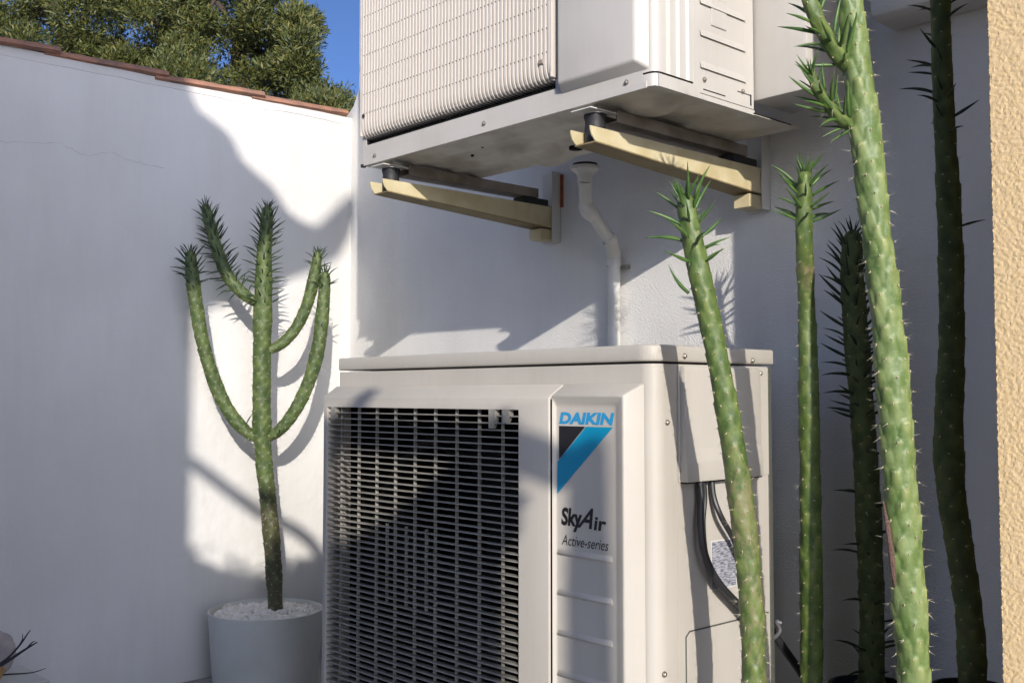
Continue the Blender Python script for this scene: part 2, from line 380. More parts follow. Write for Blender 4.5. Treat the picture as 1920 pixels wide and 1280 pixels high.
# ochre house corner on the right
yx = -0.622
yw = thing('ochre_wall', 'ochre roughcast house corner filling the right edge, lit by the sun', 'wall', (0.4, 1.75, 0))
obj('wall_core', box((yx+0.002, 1.4875, 0), (2.6, YB-0.004, 4.4)), M['yellow'], yw)
def roughcast(x0, x1, z0, z1, st):
    nx = int((x1-x0)/st); nz = int((z1-z0)/st); rs = np.random.RandomState(4)
    X, Z = np.meshgrid(np.linspace(x0, x1, nx+1), np.linspace(z0, z1, nz+1))
    h = rs.rand(nz+1, nx+1)
    h2 = (h + np.roll(h, 1, 0) + np.roll(h, 1, 1) + np.roll(np.roll(h, 1, 0), 1, 1))/4
    k = np.clip((h2-0.5)*3.2+0.5, 0, 1)
    Y = 1.4855 - 0.0008*k
    # wrap round the corner
    X = X.copy(); e = np.linspace(0, 1, nx+1)[None, :]
    X[:, 0] += 0.003*rs.rand(nz+1); X[:, 0] += 0.0; Y[:, 0] += 0.003; X[:, 1] += 0.0015*rs.rand(nz+1)
    X += (rs.rand(nz+1, nx+1)-.5)*st*0.5*(e > 0)
    v = np.stack([X, Y, Z], -1).reshape(-1, 3)
    i = np.arange(nz)[:, None]*(nx+1)+np.arange(nx)[None, :]
    f = np.stack([i, i+1, i+nx+2, i+nx+1], -1).reshape(-1, 4)
    return v, f
v, f = roughcast(yx, yx+0.16, 0.25, 1.75, 0.0022)
pyobj('roughcast_face', v, f, M['yellow'], yw, smooth=False)
v, f = roughcast(yx+0.16, 2.6, 0, 3.2, 0.02)
pyobj('roughcast_face', v, f, M['yellow'], yw, smooth=False)

# ------------------------------------------------------------------ lower air conditioner
X0, X1, YF, YR = -2.073, -1.133, 1.367, 1.715
ac = thing('air_conditioner', 'large cream floor standing air conditioner with dark slatted fan grille and blue lettering', 'air conditioner', ((X0+X1)/2, 1.54, 0))
def arc(cx, cy, r, a0, a1, n=8):
    return [(cx+r*math.cos(math.radians(a0+(a1-a0)*i/n)), cy+r*math.sin(math.radians(a0+(a1-a0)*i/n))) for i in range(n+1)]
R = 0.030; T = 0.0015
# front casing: front plate right of the opening, round the corner, to the side seam
outer = [(-1.424, YF)] + arc(X1-R, YF+R, R, -90, 0) + [(X1, 1.4262)]
inner = [(X1-T, 1.4262)] + arc(X1-R, YF+R, R-T, 0, -90) + [(-1.424, YF+T)]
obj('front_casing', prism([(x, y, 0.06) for x, y in outer+inner], (0, 0, 0.8625)), M['ac'], ac, True)
obj('top_strip', box((X0+0.002, YF, 0.842), (-1.4245, YF+T, 0.9225)), M['ac'], ac)
outer = [(-2.068, YF), (X0+0.004, YF), (X0, YF+0.004), (X0, YR), (X0+T, YR), (X0+T, YF+T), (-2.068, YF+T)]
obj('left_side', prism([(x, y, 0.06) for x, y in outer], (0, 0, 0.8625)), M['ac'], ac)
# inner cavity
bm = bmesh.new(); add_box(bm, (X0+0.004, YF+0.03, 0.07), (-1.42, 1.69, 0.915))
for f_ in list(bm.faces):
    if f_.normal.y < -0.9 or (f_.calc_center_median().y < YF+0.04): bm.faces.remove(f_)
obj('cavity', bm, M['dark'], ac)
obj('divider', box((-1.42, YF+0.004, 0.07), (-1.414, 1.69, 0.915)), M['dark'], ac)
obj('coil', box((X0+0.01, 1.694, 0.07), (X1-0.013, 1.712, 0.915)), M['coil'], ac)
obj('corner_post', box((X1-0.012, 1.7015, 0.06), (X1-0.0005, 1.714, 0.9225), 0.002), M['coil'], ac)
# side panel, cover, service door
obj('side_panel', box((X1-0.003, 1.4282, 0.06), (X1-0.0008, 1.700, 0.9225), 0.0006), M['ac'], ac)
cv = [(X1, 0.919), (X1+0.010, 0.919), (X1+0.013, 0.913), (X1+0.013, 0.778), (X1+0.017, 0.756), (X1+0.017, 0.7215), (X1, 0.7215)]
obj('valve_cover', prism([(x, 1.434, z) for x, z in cv], (0, 0.225, 0), 0.0015), M['ac'], ac, True)
obj('cover_flange', box((X1-0.0004, 1.4295, 0.7215), (X1+0.0016, 1.6985, 0.9215), 0.0005), M['ac'], ac)
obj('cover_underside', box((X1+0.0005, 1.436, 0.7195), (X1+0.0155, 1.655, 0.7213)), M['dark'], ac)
obj('service_door', prism([(X1-0.0004, 1.449, 0.07), (X1-0.0004, 1.449, 0.458), (X1-0.0004, 1.458, 0.466), (X1-0.0004, 1.692, 0.466), (X1-0.0004, 1.692, 0.07)], (0.0022, 0, 0), 0.0006), M['ac'], ac)
obj('door_gap', prism([(X1-0.0006, 1.4465, 0.07), (X1-0.0006, 1.4465, 0.4595), (X1-0.0006, 1.457, 0.4685), (X1-0.0006, 1.6945, 0.4685), (X1-0.0006, 1.6945, 0.07)], (0.0005, 0, 0)), M['coil'], ac)
obj('rating_label', box((X1+0.0002, 1.521, 0.530), (X1+0.0008, 1.592, 0.612)), M['sticker'], ac)
obj('label_edge', box((X1-0.0002, 1.519, 0.528), (X1+0.0004, 1.594, 0.614)), M['rail'], ac)
# lid with rounded front right corner
lo = 0.004
out = [(X0-lo, YR+0.001), (X0-lo, YF-lo+0.006), (X0-lo+0.006, YF-lo)] + arc(X1-R, YF+R, R+lo, -90, 0) + [(X1+lo, YR+0.001)]
obj('lid', prism([(x, y, 0.9262) for x, y in out], (0, 0, 0.0285), 0.004), M['ac'], ac, True, angle=50)
# base and feet
obj('base_pan', box((X0+0.001, YF+0.001, 0.035), (X1-0.001, YR, 0.0595), 0.002), M['ac'], ac)
for fx in (X0+0.17, X1-0.17):
    obj('foot', box((fx-0.035, YF-0.03, 0.0), (fx+0.035, YR+0.04, 0.035), 0.003), M['rubber'], ac)
# grille frame standing proud of the casing
YG = 1.330
def ring_frame(ob, of, ib, yb, yf, yi, bev=0.003):
    """ob/of/ib rectangles (x0,x1,z0,z1): outer at yb, outer at yf, inner at yf and yi"""
    bm = bmesh.new()
    def rect(r, y): return [bm.verts.new(p) for p in ((r[0], y, r[2]), (r[1], y, r[2]), (r[1], y, r[3]), (r[0], y, r[3]))]
    a = rect(ob, yb); b = rect(of, yf); c = rect(ib, yf); d = rect(ib, yi)
    es = []
    for P, Q in ((a, b), (b, c), (c, d)):
        for k in range(4): bm.faces.new((P[k], P[(k+1) % 4], Q[(k+1) % 4], Q[k]))
    bmesh.ops.recalc_face_normals(bm, faces=bm.faces)
    eds = [e for e in bm.edges if all(v in b for v in e.verts)] + [e for e in bm.edges if (e.verts[0] in b and e.verts[1] in a) or (e.verts[1] in b and e.verts[0] in a)]
    bmesh.ops.bevel(bm, geom=eds, offset=bev, segments=3, affect='EDGES', profile=0.5)
    return bm
GX0, GX1, GZ0, GZ1 = -2.068, -1.424, 0.072, 0.8425
gf = obj('grille_frame', ring_frame((-2.0865, -1.343, 0.065, 0.8895), (-2.083, -1.3445, 0.068, 0.866), (GX0, GX1, GZ0, GZ1), YF-0.0005, YG, YF+0.02, 0.004), M['ac'], ac, True, angle=40)
# slats
def slat_mesh(L):
    bm = bmesh.new(); pr = [(0, -0.0010), (0, 0.0010), (0.004, 0.0015), (0.016, 0.0008), (0.016, -0.0008), (0.004, -0.0015)]
    add_prism(bm, [(0, y, z) for y, z in pr], (L, 0, 0)); bmesh.ops.recalc_face_normals(bm, faces=bm.faces)
    me = bpy.data.meshes.new('slat'); bm.to_mesh(me); bm.free(); me.materials.append(M['grille']); return me
SM = slat_mesh(GX1-GX0+0.004)
z = GZ1-0.0125
while z > GZ0+0.004:
    place('slat', SM, ac, Matrix.Translation((GX0-0.002, YG+0.004, z))); z -= 0.01338
def rib_mesh(h):
    me = bpy.data.meshes.new('rib'); bm = box((-0.0013, 0, 0), (0.0013, 0.007, h)); bm.to_mesh(me); bm.free(); me.materials.append(M['grille']); return me
RM = rib_mesh(GZ1-GZ0)
for k in range(9):
    place('rib', RM, ac, Matrix.Translation((-2.028+0.068*k, YG+0.0125, GZ0)))
RM2 = rib_mesh(0.17)
for k in range(3): place('rib', RM2, ac, Matrix.Translation((-1.855+0.068*k, YG+0.014, 0.425)))
for k, (x, hh) in enumerate(((-2.045, 0.030), (-1.500, 0.036), (-1.461, 0.026))):
    bm = bmesh.new(); add_prism(bm, [(x-0.009, YG+0.001, GZ1), (x+0.009, YG+0.001, GZ1), (x+0.009, YG+0.001, GZ1-hh*0.45), (x-0.001, YG+0.001, GZ1-hh), (x-0.009, YG+0.001, GZ1-hh)], (0, 0.012, 0))
    obj('clip_tab', bm, M['grille'], ac)
# fan behind the grille
fc = Vector((-1.745, 1.50, 0.47))
fan = obj('fan', lathe((0, 0, 0), [(0, -0.05), (0.05, -0.05), (0.075, -0.035), (0.08, 0.02), (0, 0.02)], 32), M['fan'], None, True)
fan.parent = ac; fan.matrix_local = Matrix.Translation(fc-ROOTLOC[ac]) @ Matrix.Rotation(math.radians(90), 4, 'X')
for b_ in range(3):
    bm = bmesh.new(); g1 = []
    for i in range(8):
        r = 0.07+0.21*i/7; row = []
        for j in range(8):
            a = math.radians(120*b_+25+(j/7)*(62+20*i/7)); row.append(bm.verts.new((fc.x+r*math.cos(a), fc.y-0.045+0.08*j/7, fc.z+r*math.sin(a))))
        g1.append(row)
    for i in range(7):
        for j in range(7): bm.faces.new((g1[i][j], g1[i][j+1], g1[i+1][j+1], g1[i+1][j]))
    obj('fan_blade', bm, M['fan'], ac, True)
bm = bmesh.new(); add_tube(bm, [fc+Vector((0.31*math.cos(a), -0.05, 0.31*math.sin(a))) for a in [2*math.pi*k/48 for k in range(49)]], 0.014, 8)
obj('fan_shroud', bm, M['fan'], ac, True)
# right front panel
PX0, PX1 = -1.3405, -1.166
bm = bmesh.new()
def rct(x0, x1, z0, z1, y): return [bm.verts.new(p) for p in ((x0, y, z0), (x1, y, z0), (x1, y, z1), (x0, y, z1))]
a = rct(PX0, PX1+0.012, 0.065, 0.8895, YF-0.0005); b = rct(PX0+0.0015, PX1-0.004, 0.068, 0.869, YG); c = rct(PX0+0.004, -1.194, 0.072, 0.851, YG+0.010)
for P, Q in ((a, b), (b, c)):
    for k in range(4): bm.faces.new((P[k], P[(k+1) % 4], Q[(k+1) % 4], Q[k]))
bm.faces.new(c)
bmesh.ops.recalc_face_normals(bm, faces=bm.faces)
bmesh.ops.bevel(bm, geom=[e for e in bm.edges if not e.is_boundary], offset=0.004, segments=4, affect='EDGES', profile=0.5)
fp = obj('front_panel', bm, M['ac'], ac, True, angle=50)
YP = YG+0.010
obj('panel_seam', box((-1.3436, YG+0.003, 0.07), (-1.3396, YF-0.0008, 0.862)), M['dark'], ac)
z = 0.5925
def pressed_mesh():
    bm = bmesh.new(); n_ = 8
    pr = [(0.001*0, 0.0045)] 
    A = []; xs = [-1.3315, -1.329, -1.205, -1.202]
    hs = [0, 1, 1, 0]
    for x, h in zip(xs, hs):
        A.append([bm.verts.new((x, 0.0008-0.0052*h*p_, zz)) for p_, zz in ((0, 0.007), (0.35, 0.0045), (1.0, -0.001), (0.95, -0.003), (0, -0.0065))])
    for i in range(3):
        for j in range(4): bm.faces.new((A[i][j], A[i][j+1], A[i+1][j+1], A[i+1][j]))
    bmesh.ops.recalc_face_normals(bm, faces=bm.faces)
    me = bpy.data.meshes.new('pressed_rib'); bm.to_mesh(me); bm.free(); me.materials.append(M['ac'])
    for p in me.polygons: p.use_smooth = True
    return me
PR = pressed_mesh()
while z > 0.1:
    place('pressed_rib', PR, ac, Matrix.Translation((0, YP, z))); z -= 0.0705
# print on the panel
def word(name, s, x0, x1, ztop, zbot, m, shear=0.0, off=0.0, parent=ac):
    cu = bpy.data.curves.new('t', 'FONT'); cu.body = s; cu.size = 1; cu.shear = shear; cu.offset = off; cu.extrude = 0.0
    cu.resolution_u = 4
    to = bpy.data.objects.new('t', cu); C.objects.link(to)
    bpy.context.view_layer.update()
    me = bpy.data.meshes.new_from_object(to.evaluated_get(bpy.context.evaluated_depsgraph_get()))
    bpy.data.objects.remove(to)
    co = np.array([v.co[:] for v in me.vertices]); mn = co.min(0); mx_ = co.max(0)
    off_ = rl(parent)
    for v in me.vertices:
        u = (v.co.x-mn[0])/(mx_[0]-mn[0]); t = (v.co.y-mn[1])/(mx_[1]-mn[1])
        v.co = Vector((x0+u*(x1-x0), YP-0.0006, zbot+t*(ztop-zbot)))-off_
    me.materials.clear(); me.materials.append(m); me.name = name
    return link(name, me, parent)
word('lettering', 'DAIKIN', -1.3285, -1.1965, 0.8395, 0.8185, M['logo_blue'], 0.18, 0.05)
def decal(name, pts, m):
    bm = bmesh.new(); bm.faces.new([bm.verts.new((x, YP-0.0006, z_)) for x, z_ in pts]); obj(name, bm, m, ac)
decal('logo_triangle', [(-1.3285, 0.815), (-1.264, 0.815), (-1.3285, 0.7555)], M['logo_black'])
decal('logo_band', [(-1.2625, 0.815), (-1.200, 0.815), (-1.3335, 0.694), (-1.3325, 0.751)], M['logo_cyan'])
word('lettering', 'Sky', -1.3235, -1.272, 0.672, 0.631, M['logo_black'], 0.12, 0.04)
word('lettering', 'A', -1.285, -1.246, 0.675, 0.6395, M['logo_black'], 0.55, 0.02)
word('lettering', 'ir', -1.245, -1.2155, 0.6615, 0.6385, M['logo_black'], 0.12, 0.028)
word('lettering', 'Active-series', -1.3225, -1.211, 0.624, 0.606, M['logo_black'], 0.3, 0.0)
# screws
for p in ((1283, 672), (1410, 680)): q = on_x(*p, X1+lo); screw(ac, (X1+lo, q.y, q.z+0.004), (1, 0, 0))
for p in ((1278, 883), (1425, 877), (1425, 700)): q = on_x(*p, X1+0.0016); screw(ac, (X1+0.0014, min(q.y, 1.694), q.z), (1, 0, 0))
for p in ((1245, 792), (1240, 1265)): q = on_x(*p, X1); screw(ac, (X1-0.0002, q.y+0.008, q.z), (1, 0, 0))
# cables from under the cover
cb = thing('cable', 'black cable looping out below the side cover and down to the wall', 'cable', (-1.1, 1.5, 0), 'black cables of the lower air conditioner')
def cpt(x, y, X): return on_x(x, y, X)
path = [(X1+0.010, 1.475, 0.74), cpt(1314, 930, X1+0.012), cpt(1314, 985, X1+0.016), cpt(1322, 1040, X1+0.022), cpt(1348, 1092, X1+0.028), cpt(1396, 1146, X1+0.030), cpt(1412, 1185, X1+0.03), cpt(1415, 1250, X1+0.03), Vector((X1+0.03, 1.62, 0.2)), Vector((X1+0.03, 1.62, 0.0))]
obj('cable_run', tube(catmull(path, 8), 0.0063, 10), M['cable'], cb, True)
cb2 = thing('cable', 'thinner black cable hanging just behind the first one under the cover', 'cable', (-1.1, 1.52, 0), 'black cables of the lower air conditioner')
path = [(X1+0.008, 1.487, 0.74), cpt(1322, 930, X1+0.008), cpt(1319, 985, X1+0.008), cpt(1327, 1050, X1+0.010), cpt(1355, 1107, X1+0.012), cpt(1402, 1165, X1+0.012), cpt(1410, 1230, X1+0.012), Vector((X1+0.012, 1.60, 0.2)), Vector((X1+0.012, 1.60, 0.0))]
obj('cable_run', tube(catmull(path, 8), 0.004, 10), M['cable'], cb2, True)
cb3 = thing('cable', 'short dark cable slanting down behind the leaning cactus', 'cable', (-1.1, 1.52, 0), 'black cables of the lower air conditioner')
path = [(X1+0.008, 1.512, 0.732), cpt(1338, 930, X1+0.012), cpt(1352, 968, X1+0.022), cpt(1375, 1010, X1+0.022), cpt(1395, 1060, X1+0.02), cpt(1405, 1120, X1+0.02), cpt(1412, 1190, X1+0.02), Vector((X1+0.02, 1.62, 0.25)), Vector((X1+0.02, 1.62, 0.0))]
obj('cable_run', tube(catmull(path, 8), 0.005, 10), M['cable'], cb3, True)
pp = thing('insulated_pipe', 'black insulated pipe slanting down the shaded wall behind the slim cactus', 'pipe', (-1.0, 2.0, 0))
path = [at(1425, 1130, 2.15), at(1443, 1175, 2.15), at(1470, 1215, 2.17), at(1500, 1258, 2.2), at(1530, 1310, 2.22), at(1560, 1420, 2.22)]
obj('pipe_run', tube(catmull(path, 6), 0.0085, 12), M['cable'], pp, True)
q = at(1452, 1184, 2.13)
obj('pipe_clip', tube(catmull([q+rt*-0.018+upv*-0.004, q+rt*-0.006+upv*-0.010-fw*.01, q+rt*0.008+upv*0.006-fw*.012, q+rt*0.004+upv*0.02, q+rt*0.014+upv*0.018], 5), 0.004, 8), M['clip'], pp, True)

# ------------------------------------------------------------------ upper air conditioner
UX0, UX1, UY, UR, UZ, UT = -2.131, -1.208, 1.467, 1.776, 1.430, 2.35
ua = thing('air_conditioner', 'white air conditioner with vertical wire grille mounted on brackets above the larger one', 'air conditioner', ((UX0+UX1)/2, 1.62, UZ))
UGX0, UGX1, UGZ0, UGZ1 = -2.116, -1.462, 1.492, 2.30
# front face ring
bm = bmesh.new(); add_box(bm, (UX0, UY, UZ+0.006), (UGX0, UY+0.002, UT)); obj('front_stile', bm, M['ac_up'], ua)
obj('front_apron', box((UGX0, UY, UZ+0.006), (UX1-0.03, UY+0.002, UGZ0-0.014)), M['ac_up'], ua)
obj('front_mullion', box((UGX1, UY, UGZ0-0.014), (UX1-0.03, UY+0.002, UT)), M['ac_up'], ua)
obj('top_rail', box((UGX0, UY, UGZ1), (UGX1, UY+0.002, UT)), M['ac_up'], ua)
# corner with vertical flutes, wrapping to the side
outl = [(UX1-0.03, UY)] + arc(UX1-0.018, UY+0.018, 0.018, -75, -15, 6)
yy = UY+0.022
fl = [(0.0, 0.0), (0.006, 0.0), (0.010, -0.006), (0.018, -0.006), (0.022, 0.0), (0.034, 0.0), (0.038, -0.005), (0.046, -0.005), (0.050, 0.0), (0.062, 0.0), (0.066, -0.004), (0.074, -0.004), (0.078, 0.0), (0.090, 0.0)]
outl += [(UX1+dx, yy+dy) for dy, dx in fl]
inn = [(x-0.002, y+0.0015) for x, y in outl][::-1]
obj('fluted_corner', prism([(x, y, UZ+0.028) for x, y in outl+inn], (0, 0, UT-UZ-0.028)), M['ac_up'], ua, True, angle=25)
ys_ = yy+0.0905
obj('side_panel', box((UX1-0.002, ys_, UZ+0.012), (UX1, UR, UT), 0.0006), M['ac_up'], ua)
# pressed horizontal louvres on the side
zz = UZ+0.060
for k in range(14):
    bm = bmesh.new(); add_prism(bm, [(UX1, ys_+0.020, zz), (UX1, UR-0.03, zz), (UX1, UR-0.03, zz+0.014), (UX1, ys_+0.020, zz+0.014)], (0.0001, 0, 0))
    for v_ in bm.verts:
        if v_.co.z < zz+0.001 and v_.co.x > UX1: v_.co.x = UX1+0.004
    obj('side_louvre', bm, M['ac_up'], ua); zz += 0.062
obj('side_recess', box((UX1-0.0002, ys_+0.055, UZ+0.150), (UX1+0.0022, ys_+0.105, UZ+0.205), 0.002), M['ac_up'], ua)
# dark notches along the bottom of the side
obj('bottom_slot', box((UX1-0.004, UY+0.016, UZ+0.0235), (UX1+0.0002, UY+0.100, UZ+0.0278)), M['dark'], ua)
obj('bottom_slot', box((UX1-0.001, ys_+0.030, UZ+0.0195), (UX1+0.0006, ys_+0.100, UZ+0.0215)), M['dark'], ua)
obj('bottom_slot', box((UX1-0.001, UR-0.056, UZ+0.0375), (UX1+0.0006, UR-0.012, UZ+0.0392)), M['dark'], ua)
obj('bottom_slot', box((UX1-0.001, UR-0.013, UZ+0.018), (UX1+0.0006, UR-0.009, UZ+0.040)), M['dark'], ua)
# bottom pan with stamped ridges and a folded rim
bm = bmesh.new()
NX, NY = 90, 44; rows = []
px0, px1, py0, py1 = UX0+0.001, UX1-0.0005, UY+0.001, UR
def pan_h(x, y):
    u = (x-px0)/(px1-px0); v_ = (y-py0)/(py1-py0)
    edge = min(u, 1-u)*(px1-px0), min(v_, 1-v_)*(py1-py0)
    e = min(edge); h = 0.009*min(1, max(0, (e-0.012)/0.016))
    for (a_, b0, b1) in ((0.30, 0.06, 0.62), (0.52, 0.12, 0.70), (0.72, 0.05, 0.55)):
        d = abs(v_-a_)*(py1-py0); l = 1.0 if b0 < u < b1 else max(0, 1-min(abs(u-b0), abs(u-b1))*30)
        h -= 0.007*max(0, 1-(d/0.018)**2)*l if d < 0.018 else 0
    d = math.hypot(x-(-1.76), y-1.70); h -= 0.016*max(0, min(1, (0.095-d)/0.03))
    d = math.hypot(x-(-1.33), y-1.60); h -= 0.010*max(0, min(1, (0.06-d)/0.02))
    return h
for j in range(NY+1):
    rows.append([bm.verts.new((px0+(px1-px0)*i/NX, py0+(py1-py0)*j/NY, UZ+pan_h(px0+(px1-px0)*i/NX, py0+(py1-py0)*j/NY))) for i in range(NX+1)])
for j in range(NY):
    for i in range(NX): bm.faces.new((rows[j][i], rows[j+1][i], rows[j+1][i+1], rows[j][i+1]))
obj('bottom_pan', bm, M['pan'], ua, True)
obj('pan_rim', box((UX0+0.001, UY-0.0015, UZ-0.001), (UX1-0.02, UY+0.0005, UZ+0.012), 0.0004), M['ac_up'], ua)
obj('pan_rim', prism([(UX1-0.001, UY+0.010, UZ), (UX1-0.001, UR, UZ), (UX1-0.001, UR, UZ+0.010), (UX1-0.001, UY+0.130, UZ+0.010), (UX1-0.001, UY+0.118, UZ+0.0235), (UX1-0.001, UY+0.010, UZ+0.0235)], (0.0025, 0, 0)), M['ac_up'], ua)
obj('pan_rim', prism([(x, y, UZ+0.001) for x, y in [(UX1-0.03, UY)] + arc(UX1-0.018, UY+0.018, 0.018, -75, -5, 6) + arc(UX1-0.018, UY+0.018, 0.016, -5, -75, 6)+[(UX1-0.03, UY+0.002)]], (0, 0, 0.0235)), M['ac_up'], ua, True)
obj('casing_shell', box((UX0, UR-0.002, UZ+0.002), (UX1-0.002, UR, UT)), M['ac_up'], ua)
obj('casing_shell', box((UX0, UY+0.002, UZ+0.002), (UX0+0.002, UR-0.002, UT)), M['ac_up'], ua)
obj('top_cover', box((UX0-0.004, UY-0.004, UT), (UX1+0.008, UR+0.004, UT+0.03), 0.004), M['ac_up'], ua, True)
bm = bmesh.new(); add_box(bm, (UX0+0.003, UY+0.02, UZ+0.014), (UGX1+0.02, UR-0.003, UT-0.002))
for f_ in list(bm.faces):
    if f_.calc_center_median().y < UY+0.03: bm.faces.remove(f_)
obj('cavity', bm, M['dark'], ua)
# holes in the pan
for hx, hy, r in ((-1.872, 1.60, 0.004), (-1.79, 1.56, 0.003)):
    obj('pan_hole', lathe((hx, hy, UZ+0.001), [(0, 0), (r, 0), (r, 0.004), (0, 0.004)], 12), M['dark'], ua)
hq = on_z(1080, 280, UZ)
obj('pan_hole', lathe((hq.x, hq.y, UZ-0.0005), [(0, 0), (0.016, 0), (0.016, 0.006), (0, 0.006)], 20), M['dark'], ua)
# wire grille: each upright curves back into the casing at its foot
def upright_mesh():
    bm = bmesh.new(); h = UGZ1-UGZ0
    cl = [(0.012, 0.001), (-0.003, 0.003), (-0.0095, 0.009), (-0.0140, 0.020), (-0.0155, 0.036), (-0.0155, h-0.03), (-0.012, h-0.008), (0.010, h)]
    rings = []
    for i, (y, z_) in enumerate(cl):
        rings.append([bm.verts.new((x, y+dy, z_+(0.0 if i else 0))) for x, dy in ((-0.0043, 0.003), (-0.0030, -0.0008), (0.0030, -0.0008), (0.0043, 0.003), (0.0030, 0.010), (-0.0030, 0.010))])
    for i in range(len(rings)-1):
        for k in range(6): bm.faces.new((rings[i][k], rings[i][(k+1) % 6], rings[i+1][(k+1) % 6], rings[i+1][k]))
    bmesh.ops.recalc_face_normals(bm, faces=bm.faces)
    me = bpy.data.meshes.new('grille_bar'); bm.to_mesh(me); bm.free(); me.materials.append(M['grille_up'])
    for p in me.polygons: p.use_smooth = True
    me.set_sharp_from_angle(angle=math.radians(50)); return me
UM = upright_mesh()
nb = 56
for i in range(nb):
    x = UGX0+0.004+(UGX1-UGX0-0.008)*i/(nb-1)
    place('grille_bar', UM, ua, Matrix.Translation((x, UY, UGZ0)))
cw = bpy.data.meshes.new('cross_wire'); bm = tube([(UGX0+0.001, 0, 0), (UGX1-0.001, 0, 0)], 0.0019, 6); bm.to_mesh(cw); bm.free(); cw.materials.append(M['foot'])
z = UGZ0+0.060
while z < UGZ1:
    place('cross_wire', cw, ua, Matrix.Translation((0, UY-0.0137, z))); z += 0.0480
# thin lip all round the grille
obj('grille_lip', box((UGX1-0.001, UY-0.0165, UGZ0+0.006), (UGX1+0.005, UY, UGZ1), 0.002), M['grille_up'], ua, True)
obj('grille_lip', box((UGX0-0.006, UY-0.0165, UGZ0+0.006), (UGX0, UY, UGZ1), 0.002), M['grille_up'], ua, True)
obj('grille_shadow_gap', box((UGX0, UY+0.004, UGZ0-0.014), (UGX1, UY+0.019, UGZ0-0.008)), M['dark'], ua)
# raised plate to the right of the grille
bm = bmesh.new()
a = rct(-1.448, -1.222, UZ+0.034, UT-0.02, UY-0.0005); b = rct(-1.437, -1.240, UZ+0.049, UT-0.04, UY-0.021)
for k in range(4): bm.faces.new((a[k], a[(k+1) % 4], b[(k+1) % 4], b[k]))
bm.faces.new(b); bmesh.ops.recalc_face_normals(bm, faces=bm.faces)
bmesh.ops.bevel(bm, geom=[e for e in bm.edges if not e.is_boundary], offset=0.005, segments=4, affect='EDGES', profile=0.5)
obj('raised_plate', bm, M['ac_up'], ua, True, angle=60)
# rear piping cover
obj('piping_cover', box((UX1-0.01, UR+0.004, UZ+0.030), (UX1+0.118, UR+0.15, UT-0.2), 0.006), M['ac_up'], ua, True)
obj('rear_ledge', box((UX1-0.25, UR+0.001, UZ+0.001), (UX1+0.002, UR+0.16, UZ+0.004)), M['pan'], ua)
obj('rear_edge', box((UX1+0.0015, UR-0.004, UZ+0.0025), (UX1+0.0030, UR+0.13, UZ+0.0045)), M['dark'], ua)
for p in ((703, 292), (908, 232), (1175, 155)): q = on_y(*p, UY); screw(ua, (q.x, UY-0.0002, q.z), (0, -1, 0))
q = on_x(1320, 150, UX1); screw(ua, (UX1+0.0002, q.y, q.z), (1, 0, 0))
q = on_x(1392, 172, UX1); screw(ua, (UX1+0.0002, q.y, q.z), (1, 0, 0))
obj('corner_plug', box((UX0-0.003, UY-0.004, UZ-0.004), (UX0+0.007, UY+0.006, UZ+0.004), 0.001), M['rubber'], ua)
obj('grille_stud', box((UGX0+0.008, UY-0.019, UGZ0+0.050), (UGX0+0.016, UY-0.014, UGZ0+0.058), 0.001), M['rubber'], ua)
obj('grille_stud', box((UGX1-0.030, UY-0.020, UGZ0+0.037), (UGX1-0.018, UY-0.014, UGZ0+0.046), 0.001), M['foot'], ua)

# ------------------------------------------------------------------ wall brackets under the upper unit
def bracket(X, label, rusty):
    t = thing('wall_bracket', label, 'bracket', (X, YB, 1.34), 'cream wall brackets under the upper air conditioner')
    Yf = UY-0.008; Yw = YB-0.018
    # U channel open at the top: two webs and a floor
    HW = 0.027
    web = [(Yf, 1.384), (Yf+0.001, 1.376), (Yf+0.005, 1.366), (Yf+0.014, 1.357), (Yw, 1.326), (Yw, 1.384)]
    obj('arm', prism([(X+HW-0.0025, y, z_) for y, z_ in web], (0.0025, 0, 0)), M['arm'], t)
    obj('arm', prism([(X-HW, y, z_) for y, z_ in web], (0.0025, 0, 0)), M['arm'], t)
    obj('arm_floor', prism([(X-HW-0.0006, Yf+0.014, 1.3568), (X-HW-0.0006, Yw, 1.3258), (X-HW-0.0006, Yw, 1.3230), (X-HW-0.0006, Yf+0.014, 1.3540)], (2*HW+0.0012, 0, 0)), M['arm_underside_shade'], t)
    obj('wall_rail', box((X-0.022, YB-0.018, 1.288), (X+0.030, YB-0.001, 1.482), 0.002), M['rail'], t)
    obj('rail_return', box((X+0.0302, YB-0.034, 1.290), (X+0.0325, YB-0.001, 1.482), 0.0005), M['rail'], t)
    obj('arm_foot', box((X-0.020, YB-0.070, 1.292), (X+0.024, YB-0.0185, 1.3225), 0.002), M['arm'], t)
    # rubber blocks, bolts, washers
    obj('rubber_block', box((X-0.0235, Yw-0.110, 1.340), (X+0.0235, Yw-0.020, 1.4035), 0.003), M['rubber'], t)
    for y in (Yf+0.045,):
        rb = obj('rubber_mount', lathe((X-0.002, y, 1.3865), [(0, -0.030), (0.021, -0.030), (0.021, 0.002), (0.0200, 0.010), (0.0200, 0.018), (0.0225, 0.025), (0.0225, 0.030), (0, 0.030)], 24), M['rubber'], t, True)
        obj('washer', lathe((X-0.002, y, 1.4168), [(0, 0), (0.024, 0), (0.024, 0.0025), (0.010, 0.0025), (0.010, 0.008), (0.004, 0.008), (0.004, 0.020), (0, 0.020)], 20), M['steel'], t, True)
    return t
bL = bracket(-2.062, 'cream bracket under the left end of the upper unit, its arm half in shade', True)
bR = bracket(-1.388, 'cream bracket under the right end of the upper unit, sunlit along most of its arm', False)
q = Vector((-2.03, YB, 1.40)); obj('rust_streak', box((-2.031, YB-0.0022, 1.385), (-2.018, YB-0.0008, 1.476), 0.0005), M['rust'], bL)
